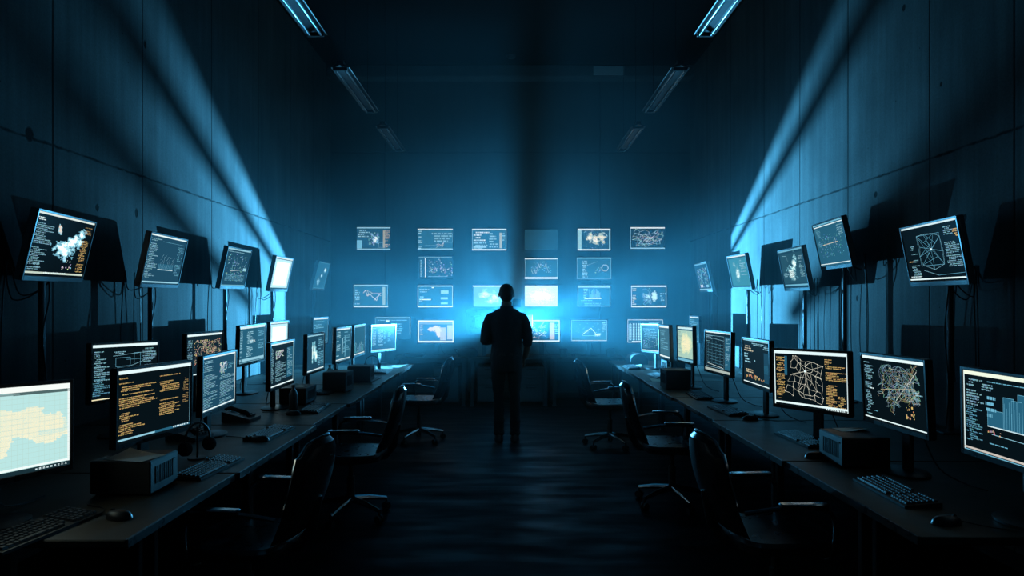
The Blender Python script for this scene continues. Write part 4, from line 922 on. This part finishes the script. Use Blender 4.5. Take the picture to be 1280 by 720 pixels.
for (x, y, r, lab) in [(-1.24, 3.22, 1.45, 'black office chair nearest on the left side of the aisle'), (-1.18, 5.05, 1.62, 'black office chair in the middle of the left side of the aisle'), (-1.05, 7.85, 1.42, 'black office chair at the far end of the left desk, seen side-on'),
 (1.28, 3.30, -1.5, 'black office chair nearest on the right side of the aisle'), (1.27, 5.36, -1.62, 'black office chair in the middle of the right side of the aisle'), (1.10, 7.55, -1.4, 'black office chair at the far end of the right desk')]:
    if not used: ch.location = (x, y, 0); ch.rotation_euler = (0, 0, r); ch['label'] = lab; used = True
    else: dup(ch, (x, y, 0), r, lab)

# ------------------------------------------------------------------ ceiling lights
def tube_light(x, y0, y1, z, label, rz=0.):
    t = thing('ceiling_light', (x, (y0+y1)/2, z), rz, label, 'ceiling light', 'unlit hanging tube lights'); l = y1-y0
    V = [(-.085, 0), (-.03, .028), (-.03, .06), (.03, .06), (.03, .028), (.085, 0), (.08, -.004), (.0, .022), (-.08, -.004)]
    n = len(V); vs = [(a, s_*l/2, b+.01) for s_ in (-1, 1) for a, b in V]
    fs = [(i, (i+1) % n, n+(i+1) % n, n+i) for i in range(n)]+[tuple(range(n-1, -1, -1)), tuple(range(n, 2*n))]
    MB().add(vs, fs).build('reflector', M['white_metal'], t)
    for s_ in (-1, 1):
        MB().tube([(s_*.045, -l/2+.04, -.004), (s_*.045, l/2-.04, -.004)], .013, 12).build('tube', M['tube'], t)
        MB().box((0, s_*(l/2-.02), .0), (.13, .03, .03), .004).build('end_cap', M['grey_plastic'], t)
        MB().tube([(0, s_*l*.36, .07), (0, s_*l*.36, H-z)], .0025, 6).build('suspension_wire', M['steel'], t)
for sx, nm in ((-1, 'left'), (1, 'right')):
    x = 1.52*sx
    tube_light(x, 3.95, 5.34, 3.67, f'unlit hanging tube light nearest the camera in the {nm} row')
    tube_light(x, 6.08, 7.46, 3.67, f'unlit hanging tube light, middle of the {nm} row')
    tube_light(x, 8.1, 9.35, 3.67, f'dim hanging tube light farthest in the {nm} row')
t = tag(MB().box((0, 0, 0), (.50, .02, .145), .004).build('lit_patch_panel', M['lit_patch'], None, (1.60, YB-.292, H-.10)), 'small pale panel standing in for a patch of light on the ceiling beam', 'panel')  # pale plate added as a painted patch of light on the beam
t = tag(MB().lathe([(.07, 0), (.07, -.02), (.05, -.045), (.02, -.05)][::-1], 24).build('smoke_detector', M['white_metal'], None, (0.01, 10.7, H)), 'small round smoke detector on the ceiling by the beam', 'smoke detector')

# ------------------------------------------------------------------ work light behind the person
LY, LZ = 10.36, 1.27
t = thing('work_light', (0, LY, .7505), 0, 'louvred work light on the back desk hidden behind the person, throwing blue light', 'lamp')
zl = LZ-.7505
D = .12                         # distance source -> front opening
def U(u, v, d=D): return (u*d, -d, zl+v*d)
hd = MB()
def slab(pts, th, nrm):         # thick quad
    n = Vector(nrm)*th; vs = [Vector(p) for p in pts]+[Vector(p)+n for p in pts]
    hd.add(vs, [(0, 1, 2, 3), (7, 6, 5, 4), (0, 4, 5, 1), (1, 5, 6, 2), (2, 6, 7, 3), (3, 7, 4, 0)])
uL, uR, vT0, vTL, vTR, vBt = HOOD
BK = .035
# top (slightly V shaped), bottom, sides and back of the housing
slab([(0, BK, zl+vT0*D+.01), (uR*D, BK, zl+vTR*D+.01), U(uR, vTR), U(0, vT0)], .004, (0, 0, 1))
slab([(uL*D, BK, zl+vTL*D+.01), (0, BK, zl+vT0*D+.01), U(0, vT0), U(uL, vTL)], .004, (0, 0, 1))
slab([(uL*D, BK, zl+vBt*D), (uR*D, BK, zl+vBt*D), U(uR, vBt), U(uL, vBt)], .004, (0, 0, -1))
# raised sill in the middle of the opening keeps light off the floor
hd.add([(-.4*D, -D, zl+vBt*D), (.4*D, -D, zl+vBt*D), (.4*D, -D, zl-.09*D), (-.4*D, -D, zl-.09*D), (-.4*D, -D+.003, zl+vBt*D), (.4*D, -D+.003, zl+vBt*D), (.4*D, -D+.003, zl-.09*D), (-.4*D, -D+.003, zl-.09*D)],
       [(0, 1, 2, 3), (7, 6, 5, 4), (0, 4, 5, 1), (1, 5, 6, 2), (2, 6, 7, 3), (3, 7, 4, 0)])
slab([(uL*D, BK, zl+vBt*D), (uL*D, BK, zl+vTL*D+.014), U(uL, vTL+.03), U(uL, vBt)], .004, (-1, 0, 0))
slab([(uR*D, BK, zl+vBt*D), (uR*D, BK, zl+vTR*D+.014), U(uR, vTR+.03), U(uR, vBt)], .004, (1, 0, 0))
slab([(uL*D, BK, zl+vBt*D), (uR*D, BK, zl+vBt*D), (uR*D, BK, zl+vTR*D+.014), (uL*D, BK, zl+vTL*D+.014)], .004, (0, 1, 0))
hd.build('housing', M['plastic'], t)
for (pts, r) in BLADES:
    MB().tube([U(u, v) for (u, v) in pts], r, 8).build('louvre_blade', M['plastic'], t)
MB().tube([(0, BK+.01, zl+vBt*D), (0, BK+.02, .01)], .012, 10).build('stand', M['steel'], t)
MB().lathe([(.09, 0), (.09, .008), (.02, .014)], 24, (0, BK+.02, 0)).build('base', M['steel'], t)
MB().ball((0, .022, zl), .008).build('emitter', M['bulb'], t)
def plight(name, loc, power, col, r, parent=None):
    l = bpy.data.lights.new(name, 'POINT'); l.energy = power; l.color = col; l.shadow_soft_size = r
    o = bpy.data.objects.new(name, l); COL.objects.link(o); o.location = loc
    if parent: o.parent = parent
    return o
for az, pw, an, el in ((-SIDE_AZ, P_SIDE, SIDE_A, .16), (SIDE_AZ, P_SIDE, SIDE_A, .16), (0, P_MAIN, 27, .25)):      # three angled heads share the opening
    l = bpy.data.lights.new('work_light_beam', 'SPOT'); l.energy = pw; l.color = C_MAIN; l.shadow_soft_size = .0048
    l.spot_size = 2*math.radians(an); l.spot_blend = 1
    o = bpy.data.objects.new('work_light_beam', l); COL.objects.link(o); o.parent = t; o.location = (0, 0, zl)
    d = Vector((math.sin(math.radians(az)), -math.cos(math.radians(az)), el)); o.rotation_euler = d.to_track_quat('-Z', 'Y').to_euler()
# added fill lamp, hidden behind the person, brightens the back wall and haze
t = thing('fill_lamp', (.02, 10.66, .7505), 0, 'added hidden fill lamp on the back desk behind the person, brightening the back wall', 'lamp')
MB().lathe([(.07, 0), (.07, .012), (.015, .02), (.012, .7), (.02, .705), (.02, .76)], 20).build('stand', M['steel'], t)
MB().ball((0, 0, .80), (.028, .028, .036)).build('bulb', M['bulb'], t)
MB().lathe([(.02, .745), (.16, .775), (.165, .79), (.158, .79), (.02, .752)], 28).build('cutoff_dish', M['plastic'], t)  # dish added under the bulb to block light toward the floor
sh_ = []; n_ = 16
for r_ in (.150, .156):
    for z_ in (.775, .90):
        sh_ += [(r_*math.cos(PI+PI*k/n_)*1.0, r_*math.sin(PI+PI*k/n_), z_) for k in range(n_+1)]
q_ = n_+1; f_ = []
for k in range(n_): f_ += [(k, k+1, q_+k+1, q_+k), (2*q_+k, 3*q_+k, 3*q_+k+1, 2*q_+k+1), (q_+k, q_+k+1, 3*q_+k+1, 3*q_+k), (k, 2*q_+k, 2*q_+k+1, k+1)]
f_ += [(0, q_, 3*q_, 2*q_), (n_, 2*q_+n_, 3*q_+n_, q_+n_)]
MB().add(sh_, f_, True).build('shade', M['plastic'], t)  # half shell blocks the added light toward the room
plight('fill_lamp_source', (0, .045, .82), P_BACK, C_BACK, .035, t)

# ------------------------------------------------------------------ person
def remesh(o, v, sm=4, fac=.5):
    r = o.modifiers.new('blend', 'REMESH'); r.mode = 'VOXEL'; r.voxel_size = v; r.use_smooth_shade = True
    s_ = o.modifiers.new('soften', 'SMOOTH'); s_.iterations = sm; s_.factor = fac
px_, py_ = -.045, 7.8
R3 = lambda c, r: (c[0], c[1], c[2], r[0], r[1])
body = MB()
body.rings([(0, -.01, .92, .155, .10), (0, -.005, 1.0, .16, .105), (0, 0, 1.12, .145, .10), (0, 0, 1.25, .165, .11), (0, 0, 1.36, .18, .115), (0, -.005, 1.44, .16, .10), (0, -.01, 1.49, .10, .075), (0, -.005, 1.52, .06, .06)])
body.tube([(0, -.01, 1.46), (0, .005, 1.53), (0, .02, 1.60)], [.074, .064, .060], 16)
# head, faces +y (away), turned slightly
body.ball((0, .015, 1.700), (.078, .094, .096), 20); body.ball((0, .04, 1.635), (.052, .06, .055), 16); body.ball((0, .055, 1.60), (.03, .035, .025), 12)
body.tube([(0, .10, 1.70), (0, .125, 1.668), (0, .112, 1.655)], [.010, .014, .012], 10)
body.ball((0, .095, 1.625), (.022, .014, .009), 10); body.ball((-.03, .083, 1.70), (.014, .012, .010), 10); body.ball((.03, .083, 1.70), (.014, .012, .010), 10)
for s_ in (-1, 1): body.ball((s_*.085, .0, 1.675), (.011, .018, .032), 12)
for s_ in (-1, 1):
    body.ball((s_*.160, -.005, 1.405), (.055, .055, .055), 14)
# left arm: bent, forearm forward and inward; right arm: hanging, slightly bent
aL = [(-.18, -.005, 1.41), (-.225, -.01, 1.30), (-.245, -.02, 1.16)]; fL = [(-.245, -.02, 1.16), (-.20, .12, 1.13), (-.10, .24, 1.13)]
aR = [(.18, -.005, 1.41), (.225, -.015, 1.30), (.245, -.03, 1.17)]; fR = [(.245, -.03, 1.17), (.235, .02, 1.05), (.205, .06, .945)]
for a in (aL, aR): body.tube(a, [.046, .044, .040], 14)
for f in (fL, fR): body.tube(f, [.042, .038, .027], 14)
def hand(base, d, n, th, curl):
    """palm + four fingers + thumb; d finger direction, n back-of-hand normal, th thumb side"""
    d = Vector(d).normalized(); n = Vector(n).normalized(); s_ = d.cross(n).normalized()
    if s_.dot(Vector(th)) < 0: s_ = -s_
    b = Vector(base)
    body.tube([b, b+d*.03, b+d*.085], [.026, .036, .038], 12, flat=[.75, .5, .45]) if False else None
    for k in range(4):
        o = s_*(-.030+.020*k)
        body.tube([b+o*.5, b+d*.04+o*.9, b+d*.088+o], [.016, .014, .011], 8)
    for k, ln in enumerate((.060, .078, .084, .074)):
        o = s_*(-.032+.0213*k); p = b+d*.086+o; q = p+(d*math.cos(curl)-n*math.sin(curl))*ln*.5; e = q+(d*math.cos(curl*2.2)-n*math.sin(curl*2.2))*ln*.5
        body.tube([p-d*.01, p, q, e], [.0095, .0092, .0085, .007], 8)
    p = b+d*.02+s_*.022; q = p+(d*.6+s_*.7-n*.2).normalized()*.045; e = q+(d*.9+s_*.25-n*.3).normalized()*.035
    body.tube([p, q, e], [.014, .011, .0085], 8)
hand((-.10, .24, 1.13), (.85, .5, -.05), (0, .1, 1), (0, 1, 0), .5)
hand((.205, .06, .945), (-.12, .22, -1), (1, 0, -.1), (0, 1, 0), .35)
for s_, fx in ((-1, -.085), (1, .098)):
    body.tube([(s_*.085, -.005, .95), (s_*.088, 0, .8), (s_*.085+(fx-s_*.085)*.4, .005, .52), (fx, -.01, .36), (fx, -.005, .1), (fx, 0, .06)], [.070, .064, .044, .042, .034, .034], 16)
    body.rings([(fx, .05, .02, .038, .115), (fx, .04, .045, .038, .10), (fx, .0, .08, .034, .05)], 14)
person = body.build('person', M['skin'], None, (px_, py_, 0)); remesh(person, .0065, 3)
tag(person, 'person in dark shirt and trousers standing with back to camera before the bright wall', 'person')
def torso_noise(x, y, z, k=1.): return 1+.03*k*math.sin(z*38+x*9)+.025*k*math.sin(z*23-x*17+y*8)
sh = MB()
prof = [(.915, .178, .118), (.95, .182, .122), (1.02, .180, .122), (1.08, .170, .116), (1.14, .168, .115), (1.2, .175, .12), (1.28, .188, .125), (1.36, .198, .130), (1.42, .200, .122), (1.46, .180, .108), (1.49, .140, .095), (1.52, .092, .082)]
vs = []; fs = []; n = 48
for (z, rx, ry) in prof:
    for k in range(n):
        a = 2*PI*k/n; q = torso_noise(math.cos(a), math.sin(a), z) if z < 1.4 else 1; vs.append((rx*q*math.cos(a), ry*q*math.sin(a)-.003, z))
for i in range(len(prof)-1):
    for k in range(n): j = (k+1) % n; fs.append((i*n+k, i*n+j, (i+1)*n+j, (i+1)*n+k))
fs += [tuple(range(n-1, -1, -1)), tuple((len(prof)-1)*n+k for k in range(n))]
sh.add(vs, fs, True)
for s_ in (-1, 1): sh.ball((s_*.165, -.005, 1.405), (.078, .08, .070), 16)
for a, f in ((aL, fL), (aR, fR)):
    P = [Vector(p) for p in a]; sh.tube(bez(P, 12), [(.062 if i == 0 else .066 if i == 1 else .068-.001*i)+.003*math.sin(i*1.9) for i in range(len(bez(P, 12)))], 18)
    Q = [Vector(f[0]), Vector(f[0]).lerp(Vector(f[1]), .6)]; sh.ball(f[0], .059, 14); sh.tube([Q[0], Q[0].lerp(Q[1], .5), Q[1]], [.057, .053, .051], 16)
shirt = sh.build('shirt', M['shirt'], person); remesh(shirt, .009, 5)
co = MB(); co.rings([(0, -.008, 1.49, .082, .078), (0, -.006, 1.515, .078, .074), (0, -.002, 1.548, .071, .070), (0, -.002, 1.55, .066, .066)], 28); co.build('collar', M['shirt'], person)
tr = MB()
tr.rings([(0, -.008, .80, .165, .112), (0, -.012, .88, .176, .122), (0, -.008, .96, .172, .118), (0, -.004, 1.02, .165, .113)], 32)
for s_, fx in ((-1, -.085), (1, .098)):
    P = bez([(s_*.088, -.008, .88), (s_*.094, -.005, .74), (s_*.092, .0, .6), ((s_*.094+fx)/2, .004, .5), (fx, -.006, .36), (fx, -.005, .2), (fx, -.003, .075)], 24)
    rs = [max(.060, .094-.0034*i)+.003*math.sin(i*1.7)+(.004*math.sin(i*3.1) if i > 17 else 0) for i in range(len(P))]
    tr.tube(P, rs, 20)
trs = tr.build('trousers', M['denim'], person); remesh(trs, .009, 4)
MB().rings([(0, -.004, .985, .176, .122), (0, -.004, 1.015, .175, .121)], 32).build('belt', M['leather'], person)
for fx in (-.085, .098):
    s_ = MB().rings([(fx, .045, .001, .05, .142), (fx, .045, .022, .052, .144), (fx, .047, .045, .047, .135), (fx, .03, .075, .043, .1), (fx, .0, .10, .043, .058)], 22).build('shoe', M['leather'], person)
hr_ = MB(); hr_.ball((0, -.002, 1.712), (.084, .094, .092), 22); hr_.ball((0, -.032, 1.655), (.074, .06, .062), 18)
hair = hr_.build('hair', M['hair'], person); remesh(hair, .007, 2)

# ------------------------------------------------------------------ haze filling the room
mh, nt, out = new_mat('room_haze')
vsn = nt.nodes.new('ShaderNodeVolumeScatter'); vsn.inputs['Color'].default_value = (*HAZE_COL, 1); vsn.inputs['Density'].default_value = HAZE; vsn.inputs['Anisotropy'].default_value = HAZE_G
nt.links.new(vsn.outputs[0], out.inputs['Volume'])
hz = MB().box((0, (YB+HAZE_Y0)/2, H/2), (2*W-.002, YB-HAZE_Y0-.002, H-.002)).build('haze', mh); tag(hz, 'thin blue-lit smoky haze hanging in the room', 'haze', kind='stuff')

# ------------------------------------------------------------------ world, camera, view
w = bpy.data.worlds.new('night'); sc.world = w; w.use_nodes = True
w.node_tree.nodes['Background'].inputs[0].default_value = (.0, .0, .0, 1)
cam = bpy.data.cameras.new('camera'); co_ = bpy.data.objects.new('camera', cam); COL.objects.link(co_)
cam.sensor_width = 36; cam.lens = 36*F/1280; cam.shift_x = 2/1280; cam.shift_y = 20/1280
cam.clip_start = .05; cam.clip_end = 60
co_.location = (0, 0, CZ); co_.rotation_euler = (PI/2, 0, 0); sc.camera = co_
vs_ = sc.view_settings; vs_.view_transform = 'Standard'; vs_.look = 'None'; vs_.gamma = 1; vs_.exposure = 0; vs_.use_curve_mapping = False
cy = sc.cycles
cy.max_bounces = 5; cy.diffuse_bounces = 1; cy.glossy_bounces = 3; cy.volume_bounces = 0; cy.transmission_bounces = 4
cy.use_denoising = True; cy.denoiser = 'OPENIMAGEDENOISE'; cy.sample_clamp_indirect = 3; cy.sample_clamp_direct = 0
cy.use_adaptive_sampling = False; cy.caustics_reflective = False; cy.caustics_refractive = False
for o in bpy.data.objects:      # keep flat faces crisp where smooth and flat meet
    if o.type == 'MESH' and not o.modifiers and len(o.data.polygons) < 6000 and any(p.use_smooth for p in o.data.polygons):
        m_ = o.data
        if not m_.get('es'): m_.set_sharp_from_angle(angle=.7); m_['es'] = 1
